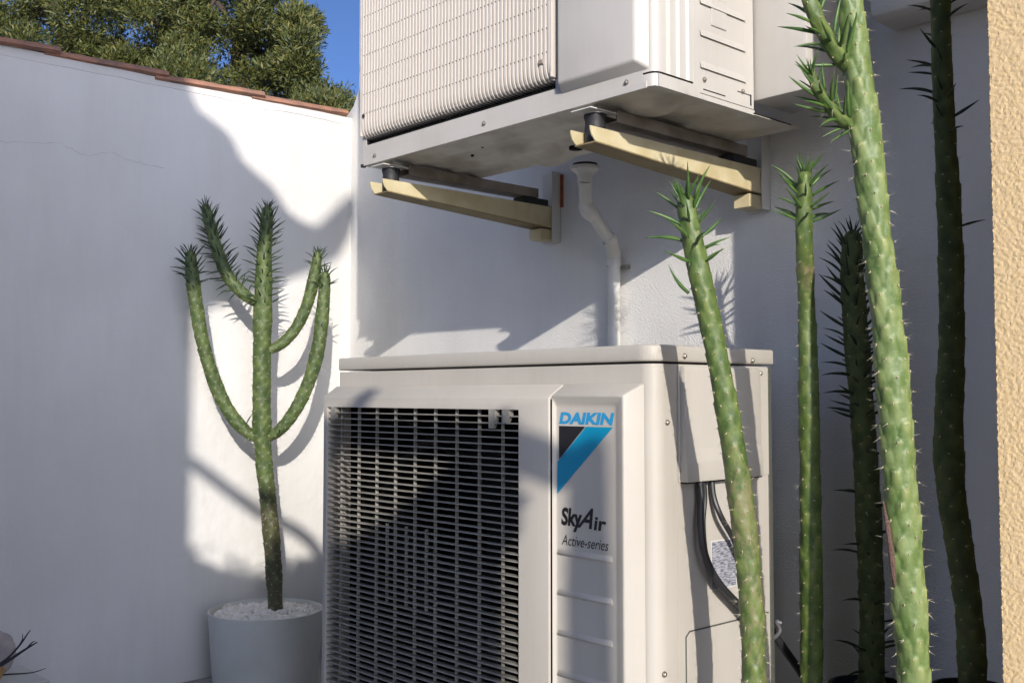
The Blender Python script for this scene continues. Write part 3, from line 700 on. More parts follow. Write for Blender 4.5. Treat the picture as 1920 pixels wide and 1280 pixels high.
# mounting feet of the unit resting on the rubber blocks
for X in (-2.062, -1.388):
    bm = bmesh.new()
    pr = [(X-0.024, 1.4045), (X+0.024, 1.4045), (X+0.024, 1.4285), (X+0.0215, 1.4285), (X+0.0215, 1.407), (X-0.0215, 1.407), (X-0.0215, 1.4285), (X-0.024, 1.4285)]
    add_prism(bm, [(x, UY+0.072, z_) for x, z_ in pr], (0, UR-UY+0.13, 0))
    obj('mounting_foot', bm, M['foot'], ua)
    bm = bmesh.new(); add_prism(bm, [(X-0.026, UY-0.006, 1.4195), (X+0.026, UY-0.006, 1.4195), (X+0.026, UY+0.0715, 1.4195), (X-0.026, UY+0.0715, 1.4195)], (0, 0, 0.002))
    obj('foot_tongue', bm, M['rail'], ua)

# ------------------------------------------------------------------ drain pipe
dp = thing('drain_pipe', 'white plastic drain pipe bending from under the upper unit and down the wall', 'pipe', (-1.815, 2.02, 0.95))
fq = on_z(1097, 312, 1.425)
obj('drain_funnel', lathe((fq.x, fq.y, 1.425), [(0.0, 0.0), (0.033, 0.0), (0.036, -0.002), (0.035, -0.009), (0.024, -0.016), (0.019, -0.024), (0.0185, -0.040), (0, -0.040)], 28), M['pvc'], dp, True)
obj('funnel_gasket', lathe((fq.x, fq.y, 1.4268), [(0, 0), (0.030, 0), (0.030, 0.004), (0, 0.004)], 24), M['rubber'], dp)
a = Vector((fq.x, fq.y, 1.39)); b = on_y(1099, 385, 1.885); YPp = 2.028
mid = on_y(1145, 452, 1.985); low = on_y(1151, 500, YPp)
obj('pipe_upper', tube([a, b], 0.0165, 16), M['pvc'], dp, True)
obj('pipe_elbow', tube(catmull([b+Vector((0, 0, 0.004)), b+Vector((0.003, 0.004, -0.014)), b+(mid-b)*0.25], 5), 0.0195, 16), M['pvc'], dp, True)
obj('pipe_middle', tube([b+(mid-b)*0.24, mid], 0.016, 16), M['pvc'], dp, True)
obj('pipe_elbow', tube(catmull([mid-(mid-b)*0.06, mid, low+Vector((0, 0, 0.03)), low], 6), 0.0195, 16), M['pvc'], dp, True)
obj('pipe_lower', tube([low+Vector((0, 0, 0.004)), Vector((low.x, YPp, 0.05))], 0.0165, 16), M['pvc'], dp, True)
obj('pipe_bracket', box((low.x-0.002, YPp+0.012, low.z-0.006), (low.x+0.034, YB-0.001, low.z+0.004), 0.001), M['screw'], dp)

# ------------------------------------------------------------------ cactus builder
def leaf_mesh(bend, mt):
    bm = bmesh.new(); R_ = []; n_ = 9
    for i in range(n_+1):
        t = i/n_; r = 0.072*(math.sin(math.pi*min(1, t*1.35+0.28))**0.7 if t < 0.55 else 1)*(1-t)**0.75 if t < 1 else 0.002
        r = 0.060*((0.75+0.5*t) if t < 0.35 else (0.925*((1-t)/0.65)**0.72)); r = max(r, 0.003)
        c_ = Vector((bend*t*t, 0, t)); R_.append([bm.verts.new(c_+Vector((r*math.cos(2*math.pi*k/7), r*0.85*math.sin(2*math.pi*k/7), 0))) for k in range(7)])
    for i in range(n_):
        for k in range(7): bm.faces.new((R_[i][k], R_[i][(k+1) % 7], R_[i+1][(k+1) % 7], R_[i+1][k]))
    bm.faces.new(R_[0][::-1]); bm.faces.new(R_[-1])
    me = bpy.data.meshes.new('leaf'); bm.to_mesh(me); bm.free(); me.materials.append(mt)
    for p in me.polygons: p.use_smooth = True
    return me
M['leaf_mid'] = mat('dark_green_cactus_leaf', (0.022, 0.048, 0.016), 0.5)
LEAF = {'leaf_mid': [leaf_mesh(b_, M['leaf_mid']) for b_ in (0.05, -0.12, -0.28)], 'leaf': [leaf_mesh(b_, M['leaf']) for b_ in (0.05, -0.12, -0.28)], 'leaf_dark': [leaf_mesh(b_, M['leaf_dark']) for b_ in (0.05, -0.12, -0.28)]}

def stem(name, parent, pts, rad_in, m, seed, seg=44, ds=0.0045, nper=5, pitch=0.044, amp=0.07, cork=None, leafzone=0.15,
         leaflen=0.035, leafmat='leaf', spine=0.6, spinelen=0.014, leafprob=0.9, lowleaf=0.03, swirl=0.35, tiplen=1.0, taper=True):
    rnd = random.Random(seed); rs = np.random.RandomState(seed)
    P = catmull(pts, 10); Rr = [Vector((r*(0.93 if amp < .2 else .88)/(1+amp*0.65), 0, 0)) for r in rad_in]; Rr = [v_.x for v_ in catmull(Rr, 10)]
    d = [0]
    for i in range(1, len(P)): d.append(d[-1]+(P[i]-P[i-1]).length)
    L = d[-1]; n_ = max(8, int(L/ds)); S_ = np.linspace(0, L, n_+1)
    Pa = np.array([p[:] for p in P]); cx = np.stack([np.interp(S_, d, Pa[:, k]) for k in range(3)], 1); rr = np.interp(S_, d, Rr)
    T_ = np.gradient(cx, axis=0); T_ /= np.linalg.norm(T_, axis=1)[:, None]
    N_ = np.zeros_like(T_); ref = np.array([1.0, 0, 0]); nn = ref-T_[0]*ref.dot(T_[0]); nn /= np.linalg.norm(nn)
    for i in range(n_+1):
        nn = nn-T_[i]*nn.dot(T_[i]); nn /= np.linalg.norm(nn); N_[i] = nn
    B_ = np.cross(T_, N_)
    # dome at the tip
    tl = rr[-1]*1.3
    k = np.clip((L-S_)/tl, 0, 1); dome = np.sqrt(np.clip(1-(1-k)**2, 0, 1)) if taper else np.ones_like(k)
    rr_ = rr*np.maximum(dome, 0.04)
    # slow swelling and shrinking of the stem over its growth spurts
    rr_ = rr_*(1+0.035*np.sin(S_*17+seed)+0.02*np.sin(S_*41+seed*2))
    hp = pitch/2
    nrow = int(L/hp)+2
    row_s = np.arange(nrow)*hp + (rs.rand(nrow)-.5)*hp*0.25
    jit = (rs.rand(nrow, nper)-.5)*0.30; jits = (rs.rand(nrow, nper)-.5)*hp*0.4
    def ath(r_, k_): return (2*math.pi/nper)*(k_+0.5*(r_ % 2))+swirl*r_*0.12+jit[r_, k_]
    th = np.linspace(0, 2*math.pi, seg, endpoint=False)
    SS, TT = np.meshgrid(S_, th, indexing='ij')
    H = np.zeros_like(SS)
    wth = math.pi/nper*1.12
    rowi = np.floor(SS/hp).astype(int)
    for dr in range(-1, 4):
        ri = np.clip(rowi+dr, 0, nrow-1)
        for k_ in range(nper):
            tha = (2*math.pi/nper)*(k_+0.5*(ri % 2))+swirl*ri*0.12+jit[ri, k_]
            sa = row_s[ri]+jits[ri, k_]
            dv = (sa-SS)/pitch      # >0: below the areole
            du = np.abs((TT-tha+math.pi) % (2*math.pi)-math.pi)/wth
            up_ = np.where(dv >= 0, np.clip(1-dv/0.98, 0, 1)**0.8, np.clip(1+dv/0.16, 0, 1))
            wd = np.clip(1-(du/np.clip(np.where(dv >= 0, 1.02-0.75*np.abs(dv-0.35), 0.8), 0.1, 1.1))**2, 0, 1)
            H = np.maximum(H, up_**0.75*wd**0.7)
    H = H*(0.82+0.18*np.sin(SS*57+TT*2+seed)+0.12*np.sin(SS*23-TT*3))
    fade = np.clip((L-SS)/(tl*0.8), 0.15, 1)
    Rad = rr_[:, None]*(1+amp*(H-0.35)*fade*1.0) + rs.randn(*SS.shape)*0.00012
    V = cx[:, None, :]+(N_[:, None, :]*np.cos(TT)[..., None]+B_[:, None, :]*np.sin(TT)[..., None])*Rad[..., None]
    verts = V.reshape(-1, 3)
    i = np.arange(n_)[:, None]*seg+np.arange(seg)[None, :]; j = np.arange(n_)[:, None]*seg+(np.arange(seg)[None, :]+1) % seg
    F_ = np.stack([i, j, j+seg, i+seg], -1).reshape(-1, 4).tolist(); F_.append(list(range(n_*seg, (n_+1)*seg)))
    u = S_/L
    ck = np.zeros_like(S_) if cork is None else np.interp(S_, [c_[0]*L for c_ in cork], [c_[1] for c_ in cork])
    ckv = np.repeat(ck[:, None], seg, 1)
    o = pyobj(name, verts, F_, m, parent, True, attrs={'cork': ckv.ravel(), 'tub': (H**3).ravel()})
    # areoles, spines, leaves
    av, af, sv, sf = [], [], [], []
    for r_ in range(nrow):
        for k_ in range(nper):
            s = row_s[r_]+jits[r_, k_]
            if s > L*0.998 or s < 0: continue
            q_ = min(n_, max(0, int(round(s/L*n_)))); a_ = ath(r_, k_)
            nrm = Vector(N_[q_]*math.cos(a_)+B_[q_]*math.sin(a_)); c_ = Vector(cx[q_]); tv = Vector(T_[q_])
            rad_ = rr_[q_]*(1+amp*0.60)
            p = c_+nrm*rad_
            sd = tv.cross(nrm)
            ar = (0.0011+0.0005*rnd.random())*(0.8 if 'dark' in m.name or 'deep' in m.name else 1)
            b0 = len(av)
            for (x, y, z_) in ((0, 0, ar*0.9), (ar, 0, 0), (0, ar*1.4, 0), (-ar, 0, 0), (0, -ar*1.4, 0)):
                av.append(tuple(p+sd*x+tv*y+nrm*z_))
            for f_ in ((0, 1, 2), (0, 2, 3), (0, 3, 4), (0, 4, 1)): af.append([b0+t_ for t_ in f_])
            for _ in range(3):
                if rnd.random() < spine:
                    dr_ = (nrm+sd*rnd.uniform(-.7, .7)+tv*rnd.uniform(-.8, .5)).normalized(); ln = spinelen*rnd.uniform(0.4, 1.3)
                    e1 = dr_.orthogonal().normalized(); e2 = dr_.cross(e1); b0 = len(sv); w_ = 0.0003
                    for a3 in range(3): sv.append(tuple(p+(e1*math.cos(a3*2.1)+e2*math.sin(a3*2.1))*w_))
                    sv.append(tuple(p+dr_*ln))
                    for f_ in ((0, 1, 3), (1, 2, 3), (2, 0, 3)): sf.append([b0+t_ for t_ in f_])
            dist = L-s
            pr_ = leafprob if dist < leafzone else lowleaf
            if rnd.random() < pr_:
                near = max(0, 1-dist/max(leafzone, 1e-3)) if dist < leafzone else 0
                el = 0.30+0.95*near**1.5+rnd.uniform(-.12, .12)
                dr_ = (nrm*math.cos(el)+tv*math.sin(el)+sd*rnd.uniform(-.15, .15)).normalized()
                ln = leaflen*(0.75+0.45*rnd.random())*(0.65 if near > 0.92 else 1.0)
                xax = (tv-dr_*tv.dot(dr_)).normalized(); yax = dr_.cross(xax)
                mt = Matrix.Translation(c_+nrm*rad_*0.90) @ Matrix((xax, yax, dr_)).transposed().to_4x4() @ Matrix.Diagonal((ln*1.0, ln*1.0, ln, 1))
                place('leaf', rnd.choice(LEAF[leafmat]), parent, mt)
    for k_ in range(7):
        tv = Vector(T_[-1]); a_ = k_*2.4; nrm = Vector(N_[-1]*math.cos(a_)+B_[-1]*math.sin(a_)); el = 0.75+0.08*k_
        dr_ = (nrm*math.cos(el)+tv*math.sin(el)).normalized(); xax = (tv-dr_*tv.dot(dr_)).normalized(); yax = dr_.cross(xax)
        ln = leaflen*(0.85-0.05*k_)*tiplen
        if leafzone > 0.02:
            place('leaf', LEAF[leafmat][k_ % 2], parent, Matrix.Translation(Vector(cx[-1])-tv*rr[-1]*0.5+nrm*rr[-1]*0.3) @ Matrix((xax, yax, dr_)).transposed().to_4x4() @ Matrix.Diagonal((ln, ln, ln, 1)))
    if av: pyobj('areoles', av, af, M['areole'], parent, False, 'stuff')
    if sv: pyobj('spines', sv, sf, M['spine'], parent, False, 'stuff')
    return o

def down(p, z=0.0, dx=0, dy=0): return Vector((p.x+dx, p.y+dy, z))
# --- tall pale stem in the foreground (right of centre)
Zd = 1.42
dpts = [at(1715, 1300, Zd)]; dpts = [down(dpts[0], 0.0), down(dpts[0], 0.2), dpts[0]]
dpts += [at(x, y, Zd) for x, y in ((1705, 1130), (1691, 960), (1679, 780), (1663, 600), (1642, 420), (1622, 250), (1606, 120), (1594, 0), (1588, -160), (1584, -300))]
cd = thing('cactus', 'thick pale green cactus stem in front of the others, rising out of the frame', 'cactus', (dpts[0].x, dpts[0].y, 0), 'tall leafy cacti in the row at the right')
drad = [0.027, 0.027, 0.0265, 0.027, 0.0290, 0.0275, 0.0255, 0.0255, 0.0255, 0.0235, 0.0215, 0.020, 0.018]
stem('stem', cd, dpts, drad, M['cactus_pale'], 11, seg=80, ds=0.0028, nper=6, pitch=0.044, amp=0.26, cork=[(0, 0.25), (0.5, 0.06), (1, 0.0)], leafzone=0.14, leaflen=0.045, spine=0.5, spinelen=0.012, lowleaf=0.0)
# corky wound on its left flank
sc_ = bmesh.new()
wp = catmull([at(1656, 940, Zd-0.008), at(1664, 985, Zd-0.010), at(1671, 1035, Zd-0.012), at(1675, 1075, Zd-0.010), at(1680, 1110, Zd-0.006)], 6)
add_tube(sc_, wp, [0.001+0.0032*math.sin(math.pi*i/(len(wp)-1))*(0.7+0.5*random.random()) for i in range(len(wp))], 8)
obj('corky_scar', sc_, M['scar'], cd, True)
b1 = [at(1592, 130, Zd), at(1568, 100, Zd-0.01), at(1545, 62, Zd-0.02), at(1525, 20, Zd-0.03), at(1508, -40, Zd-0.03), at(1498, -120, Zd-0.02)]
stem('side_branch', cd, b1, [0.011, 0.0135, 0.0125, 0.0125, 0.012, 0.009], M['cactus'], 12, seg=40, ds=0.003, nper=4, pitch=0.034, amp=0.30, leafzone=0.4, leaflen=0.050, leafprob=0.75, spine=0.3)
b2 = [at(1598, 238, Zd), at(1575, 222, Zd-0.01), at(1552, 195, Zd-0.02), at(1532, 165, Zd-0.03), at(1518, 135, Zd-0.035)]
stem('side_branch', cd, b2, [0.009, 0.0105, 0.010, 0.0085, 0.006], M['cactus'], 13, seg=36, ds=0.003, nper=4, pitch=0.028, amp=0.30, leafzone=0.3, leaflen=0.040, leafprob=0.95, spine=0.3)

# --- leaning stem in front of the air conditioner
Za = 1.60
apts = [at(1414, 1300, Za)]; apts = [down(apts[0], 0.0, 0.01), down(apts[0], 0.2, 0.005), apts[0]]
apts += [at(x, y, Za) for x, y in ((1412, 1180), (1401, 1040), (1384, 900), (1364, 770), (1343, 660), (1322, 560), (1303, 470), (1290, 405), (1284, 362))]
ca = thing('cactus', 'green cactus leaning left in front of the cream side panel, with a leafy tip', 'cactus', (apts[0].x, apts[0].y, 0), 'tall leafy cacti in the row at the right')
stem('stem', ca, apts, [0.022, 0.022, 0.0222, 0.0222, 0.0218, 0.0215, 0.0208, 0.0198, 0.0192, 0.0185, 0.0165, 0.0135], M['cactus'], 21, seg=56, ds=0.0035, nper=5, pitch=0.040, amp=0.19,
     cork=[(0, 0.30), (0.42, 0.33), (0.52, 0.33), (0.60, 0.43), (0.65, 0.28), (0.74, 0.14), (0.85, 0.0), (1, 0)], leafzone=0.115, leaflen=0.050, leafprob=0.8, lowleaf=0.0, spine=0.75, spinelen=0.012)
p = at(1291, 549, Za-0.004); q = at(1243, 512, Za-0.02)
lm = LEAF['leaf'][2]; dr_ = (q-p); ln = dr_.length; dr_.normalize(); xax = (upv-dr_*upv.dot(dr_)).normalized()
place('leaf', lm, ca, Matrix.Translation(p) @ Matrix((-xax, dr_.cross(-xax), dr_)).transposed().to_4x4() @ Matrix.Diagonal((ln*1.1, ln*1.1, ln, 1)))

# --- slim stem behind, near the wall
Zb = 2.076
bpts = [at(1522, 1300, Zb)]; bpts = [down(bpts[0], 0.0), down(bpts[0], 0.15), bpts[0]]
bpts += [at(x, y, z_) for x, y, z_ in ((1521, 1080, 2.076), (1519, 900, 2.073), (1516, 720, 2.073), (1512, 560, 2.073), (1508, 450, 2.03), (1508, 370, 2.02), (1510, 318, 2.015))]
cb_ = thing('cactus', 'slim cactus with a spiky tuft of leaves, one side lit, beside the cream unit', 'cactus', (bpts[0].x, bpts[0].y, 0), 'tall leafy cacti in the row at the right')
stem('stem', cb_, bpts, [0.026, 0.026, 0.0255, 0.025, 0.0240, 0.0220, 0.0200, 0.0185, 0.0170, 0.014], M['cactus'], 31, seg=44, ds=0.0045, nper=5, pitch=0.046, amp=0.18,
     cork=[(0, 0.2), (0.78, 0.12), (0.86, 0.42), (0.90, 0.1), (1, 0)], leafzone=0.115, leaflen=0.062, leafprob=1.0, lowleaf=0.0, spine=0.5, spinelen=0.010)

# --- dark leafy stem behind the pale one
Zc = 2.03
cpts = [at(1634, 1300, Zc)]; cpts = [down(cpts[0], 0.0), down(cpts[0], 0.15), cpts[0]]
cpts += [at(x, y, Zc) for x, y in ((1634, 1120), (1628, 960), (1619, 800), (1606, 640), (1598, 520), (1598, 462), (1601, 430))]
cc = thing('cactus', 'dark shaded cactus bristling with leaves down its left side, behind the pale stem', 'cactus', (cpts[0].x, cpts[0].y, 0), 'tall leafy cacti in the row at the right')
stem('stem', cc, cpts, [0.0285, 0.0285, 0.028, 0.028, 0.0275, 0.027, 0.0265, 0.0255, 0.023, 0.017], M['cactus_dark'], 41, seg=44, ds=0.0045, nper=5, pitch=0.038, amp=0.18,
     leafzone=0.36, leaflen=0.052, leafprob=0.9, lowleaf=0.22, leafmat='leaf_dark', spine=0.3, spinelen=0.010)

# --- rightmost dark stem
Ze = 1.75
epts = [at(1824, 1300, Ze)]; epts = [down(epts[0], 0.0), down(epts[0], 0.15), epts[0]]
epts += [at(x, y, Ze) for x, y in ((1818, 1160), (1800, 1030), (1783, 920), (1779, 800), (1784, 640), (1783, 480), (1776, 330), (1769, 180), (1764, 60), (1762, -80), (1762, -220))]
ce = thing('cactus', 'dark shaded brownish green cactus closest to the ochre wall, leafy near the top', 'cactus', (epts[0].x, epts[0].y, 0), 'tall leafy cacti in the row at the right')
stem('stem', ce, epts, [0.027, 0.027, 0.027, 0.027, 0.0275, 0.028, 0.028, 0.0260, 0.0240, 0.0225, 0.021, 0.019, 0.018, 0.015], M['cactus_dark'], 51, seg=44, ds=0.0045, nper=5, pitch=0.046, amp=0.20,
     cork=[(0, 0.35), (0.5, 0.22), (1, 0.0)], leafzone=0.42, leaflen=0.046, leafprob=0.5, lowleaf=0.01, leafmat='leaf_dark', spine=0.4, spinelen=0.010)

# pots of the shaded ones
def nursery_pot(c, r, h, label):
    t = thing('nursery_pot', label, 'pot', (c.x, c.y, 0), 'black plastic pots under the right cacti')
    obj('pot_body', lathe((c.x, c.y, 0), [(0, 0.0), (r*0.78, 0.0), (r*0.95, h-0.03), (r, h-0.03), (r, h), (r*0.93, h), (r*0.90, h-0.03), (r*0.9, h-0.035), (0, h-0.035)], 40), M['blackpot'], t, True, angle=40)
    obj('soil', lathe((c.x, c.y, 0), [(0, h-0.022), (r*0.45, h-0.024), (r*0.89, h-0.030)], 40), M['soil'], t, kind='stuff')
nursery_pot(Vector((cpts[0].x+0.0, cpts[0].y, 0)), 0.080, 0.312, 'black plastic pot of the dark cactus behind the pale stem')
nursery_pot(Vector((epts[0].x, epts[0].y, 0)), 0.065, 0.385, 'black plastic pot next to the ochre wall')

# ------------------------------------------------------------------ potted cactus on the left
pc = Vector((-2.826, 1.612, 0)); PH = 0.235; PR_ = 0.168
pt = thing('plant_pot', 'smooth grey round pot filled with white gravel in the corner', 'pot', (pc.x, pc.y, 0))
obj('pot_body', lathe((pc.x, pc.y, 0), [(0, 0), (0.142, 0), (0.148, 0.004), (0.157, 0.09), (0.165, 0.200), (0.1675, 0.228), (0.1680, 0.235), (0.1640, 0.2365), (0.1615, 0.232), (0.157, 0.200), (0, 0.200)], 72), M['pot'], pt, True, angle=50)
rnd = random.Random(9); gv, gf_ = [], []
ico = bmesh.new(); bmesh.ops.create_icosphere(ico, subdivisions=1, radius=1); iv = [v_.co.copy() for v_ in ico.verts]; ifc = [[v_.index for v_ in f_.verts] for f_ in ico.faces]; ico.free()
for k in range(1300):
    a_ = rnd.random()*2*math.pi; r_ = 0.155*math.sqrt(rnd.random()); s_ = rnd.uniform(0.0055, 0.0125)
    c_ = Vector((pc.x+r_*math.cos(a_), pc.y+r_*math.sin(a_), 0.217+rnd.uniform(-0.004, 0.006)+0.008*(1-r_/0.16)))
    rot = Matrix.Rotation(rnd.random()*6, 3, Vector((rnd.random(), rnd.random(), rnd.random())).normalized()); sx = Vector((rnd.uniform(.7, 1.3), rnd.uniform(.7, 1.3), rnd.uniform(.5, .9)))
    b0 = len(gv)
    for v_ in iv: gv.append(tuple(c_+rot @ Vector((v_.x*sx.x, v_.y*sx.y, v_.z*sx.z))*s_*rnd.uniform(.85, 1.1)))
    for f_ in ifc: gf_.append([b0+t_ for t_ in f_])
pyobj('gravel', gv, gf_, M['gravel'], pt, False, 'stuff')
Zp = 3.17
cp_ = thing('cactus', 'branching candelabra cactus with four raised arms growing in the grey pot', 'cactus', (pc.x-0.02, pc.y+0.02, 0.20))
base = at(516, 1160, 3.15)
mp_ = [Vector((base.x, base.y, 0.20)), at(516, 1120, 3.16), at(510, 1020, Zp), at(502, 930, Zp), at(494, 855, Zp), at(491, 780, Zp), at(491, 680, Zp), at(493, 580, Zp), at(495, 490, Zp), at(500, 420, Zp), at(502, 385, Zp)]
KW = dict(seg=44, ds=0.0045, nper=6, leafmat='leaf_mid', spine=0.8, spinelen=0.020)
stem('stem', cp_, mp_, [0.0251, 0.0267, 0.0282, 0.0298, 0.0293, 0.0314, 0.0319, 0.0309, 0.0272, 0.0225, 0.0173], M['cactus_potted'], 61, pitch=0.036, amp=0.19,
     cork=[(0, 0.50), (0.24, 0.46), (0.335, 0.34), (0.37, 0.10), (0.42, 0.05), (1, 0)], leafzone=0.30, leaflen=0.044, leafprob=0.95, lowleaf=0.0, **KW)
stem('arm', cp_, [at(492, 825, Zp), at(466, 812, Zp), at(432, 775, Zp-0.01), at(402, 715, Zp-0.02), at(380, 640, Zp-0.03), at(366, 560, Zp-0.04), at(359, 500, Zp-0.04), at(357, 468, Zp-0.04)],
     [0.0146, 0.0204, 0.0225, 0.0235, 0.0235, 0.0230, 0.0214, 0.0167], M['cactus_potted'], 62, pitch=0.036, amp=0.19, leafzone=0.11, leaflen=0.044, leafprob=0.95, lowleaf=0.02, cork=[(0, .25), (.1, .1), (1, 0)], **KW)
stem('arm', cp_, [at(488, 572, Zp), at(462, 555, Zp+0.01), at(432, 525, Zp+0.02), at(411, 480, Zp+0.03), at(395, 425, Zp+0.04), at(384, 382, Zp+0.05)],
     [0.0146, 0.0194, 0.0214, 0.0220, 0.0209, 0.0162], M['cactus_potted'], 63, pitch=0.036, amp=0.19, leafzone=0.30, leaflen=0.044, leafprob=0.9, lowleaf=0.25, **KW)
stem('arm', cp_, [at(496, 822, Zp), at(522, 808, Zp), at(553, 770, Zp+0.005), at(579, 715, Zp+0.01), at(597, 650, Zp+0.015), at(605, 585, Zp+0.02), at(609, 530, Zp+0.02), at(610, 508, Zp+0.02)],
     [0.0146, 0.0194, 0.0225, 0.0241, 0.0241, 0.0225, 0.0199, 0.0157], M['cactus_potted'], 64, pitch=0.036, amp=0.19, leafzone=0.05, leaflen=0.036, leafprob=0.9, lowleaf=0.02, cork=[(0, .2), (.5, .12), (1, 0)], **KW)
stem('arm', cp_, [at(497, 660, Zp), at(527, 645, Zp+0.01), at(555, 615, Zp+0.02), at(576, 570, Zp+0.025), at(589, 520, Zp+0.03), at(597, 470, Zp+0.03)],
     [0.0136, 0.0183, 0.0204, 0.0209, 0.0204, 0.0141], M['cactus_potted'], 65, pitch=0.036, amp=0.18, leafzone=0.06, leaflen=0.032, leafprob=0.9, lowleaf=0.02, **KW)

# ------------------------------------------------------------------ bottom left: dry twiggy plant and a stone
tw = thing('dry_plant', 'dry twiggy plant with bare dark stems poking in at the bottom left', 'plant', (at(-30, 1300, 2.2).x, at(-30, 1300, 2.2).y, 0))
Zt = 2.2
for pth, r0 in (([(-15, 1252), (12, 1235), (36, 1210), (50, 1190), (57, 1180)], 0.0032), ([(36, 1210), (42, 1198), (42, 1187)], 0.0018), ([(-25, 1262), (15, 1238), (50, 1215), (70, 1203)], 0.0046),
                ([(50, 1215), (60, 1204), (66, 1201)], 0.002), ([(-30, 1266), (20, 1263), (60, 1260), (86, 1252)], 0.0024)):
    pts = catmull([at(x, y, Zt) for x, y in pth], 5); n_ = len(pts)
    obj('twig', tube(pts, [r0*(1-0.75*i/(n_-1)) for i in range(n_)], 7), M['twig'], tw, True)
for k in range(7):
    a0 = at(-45+k*3, 1300, Zt); obj('dry_stalk', tube(catmull([down(a0, 0.0), a0, at(-22+k*3, 1262+k*2, Zt), at(-14+k*4, 1236+k*3, Zt)], 4), 0.003, 6), M['straw'], tw, True)
st_ = thing('stone', 'pale pinkish stone behind the dry twigs at the lower left', 'stone', (at(0, 1220, 2.6).x, at(0, 1220, 2.6).y, 0))
bm = bmesh.new(); bmesh.ops.create_icosphere(bm, subdivisions=4, radius=1)
c_ = at(-8, 1222, 2.6); rnd = random.Random(2)
from mathutils import noise as mn
for v_ in bm.verts:
    d_ = 1+0.22*mn.noise(v_.co*1.4)+0.08*mn.noise(v_.co*4); v_.co = Vector((v_.co.x*0.035*d_, v_.co.y*0.04*d_, v_.co.z*0.055*d_))+c_
obj('stone_body', bm, M['stone'], st_, True)
pl_ = bmesh.new(); add_prism(pl_, [(c_.x-0.12, c_.y-0.16, 0), (c_.x+0.09, c_.y-0.16, 0), (c_.x+0.09, c_.y+0.1, 0), (c_.x-0.12, c_.y+0.1, 0)], (0, 0, c_.z-0.07))
obj('plinth', pl_, M['pot'], st_)

# ------------------------------------------------------------------ trees beyond the boundary wall
def leaf_cloud(clumps, per, size, seed, flat=0.5):
    rs = np.random.RandomState(seed); V = []
    for (c_, r_) in clumps:
        n_ = int(per*(r_/0.35)**2)
        d_ = rs.randn(n_, 3); d_ /= np.linalg.norm(d_, axis=1)[:, None]
        rad_ = r_*(0.35+0.75*rs.rand(n_)**0.8)[:, None]
        p = np.array(c_)+d_*rad_*np.array([1, 1, 0.85])
        ax = d_*0.9+rs.randn(n_, 3)*0.55; ax[:, 2] += 0.35; ax /= np.linalg.norm(ax, axis=1)[:, None]
        sd = np.cross(ax, rs.randn(n_, 3)); sd /= np.linalg.norm(sd, axis=1)[:, None]
        ln = size*(0.6+0.8*rs.rand(n_))[:, None]; wd = ln*0.26
        V.append(np.stack([p-ax*ln*.5, p+sd*wd*.5, p+ax*ln*.5, p-sd*wd*.5], 1))
    V = np.concatenate(V).reshape(-1, 3); F_ = np.arange(len(V)).reshape(-1, 4)
    return V, F_
def tree(label, px_clumps, D, trunk, seed, extra, name='pine_tree', cat='tree', per=330, size=0.085, group='trees beyond the boundary wall'):
    rs = random.Random(seed); base_ = at(trunk[0][0], trunk[0][1], D)
    t = thing(name, label, cat, (base_.x, base_.y, 0), group)
    cl = []
    for (x, y, r_) in px_clumps:
        for _ in range(extra):
            c_ = at(x+rs.uniform(-1, 1)*r_, y+rs.uniform(-1, 1)*r_, D+rs.uniform(-1.3, 1.3)); cl.append((c_[:], rs.uniform(0.12, 0.30)))
    V, F_ = leaf_cloud(cl, per, size, seed)
    pyobj('crown', V, F_, M['pine'], t, False)
    tp = [Vector((base_.x, base_.y, -0.05))]+[at(x, y, D) for x, y in trunk]
    n_ = len(catmull(tp, 4)); bm = bmesh.new(); add_tube(bm, catmull(tp, 4), [0.17-0.11*i/(n_-1) for i in range(n_)], 12)
    obj('trunk', bm, M['bark'], t, True)
    for _ in range(9 if cat == 'tree' else 0):
        s_ = at(*trunk[rs.randint(1, len(trunk)-1)], D); e_ = Vector(rs.choice(cl)[0]); md = (s_+e_)/2+Vector((0, 0, 0.2))
        obj('limb', tube(catmull([s_, md, e_], 4), [0.05-0.04*i/8 for i in range(9)], 8), M['bark'], t, True)
    return t
T1 = [(446, -20, 60), (516, 40, 45), (536, 105, 40), (516, 160, 45), (446, 110, 55), (406, 170, 40), (456, 180, 40), (396, 60, 45), (496, -60, 50), (366, 0, 45), (406, -100, 70), (476, -160, 70), (546, 70, 30), (561, 140, 18), (346, 90, 25)]
T2 = [(20, 20, 55), (80, 60, 50), (150, 40, 55), (140, 100, 40), (220, 30, 60), (210, 110, 40), (260, 90, 45), (300, 30, 50), (60, 110, 35), (20, 90, 35), (-60, 30, 70), (240, 130, 25), (290, 130, 15), (120, -60, 80), (260, -60, 70), (0, -60, 70), (-90, 100, 60), (340, 10, 30)]
tree('rounded green tree with sunlit right edge against the sky, beyond the wall', T1, 12.0, [(440, 330), (445, 200), (450, 80), (460, -40)], 5, 7, per=1700, size=0.062)
tree('darker broad tree filling the upper left corner beyond the wall', T2, 13.5, [(325, 330), (330, 170), (328, 90), (300, 10)], 6, 7, per=1700, size=0.062)
tree('low bush rising over the tiles at the right end of the boundary wall', [(360, 150, 12), (320, 140, 12), (600, 200, 12), (625, 203, 10), (640, 212, 7), (575, 205, 14), (610, 225, 16), (340, 180, 20), (300, 165, 20)], 10.5, [(600, 400), (602, 300), (604, 230)], 8, 6, 'bush', 'bush', 1300, 0.055)

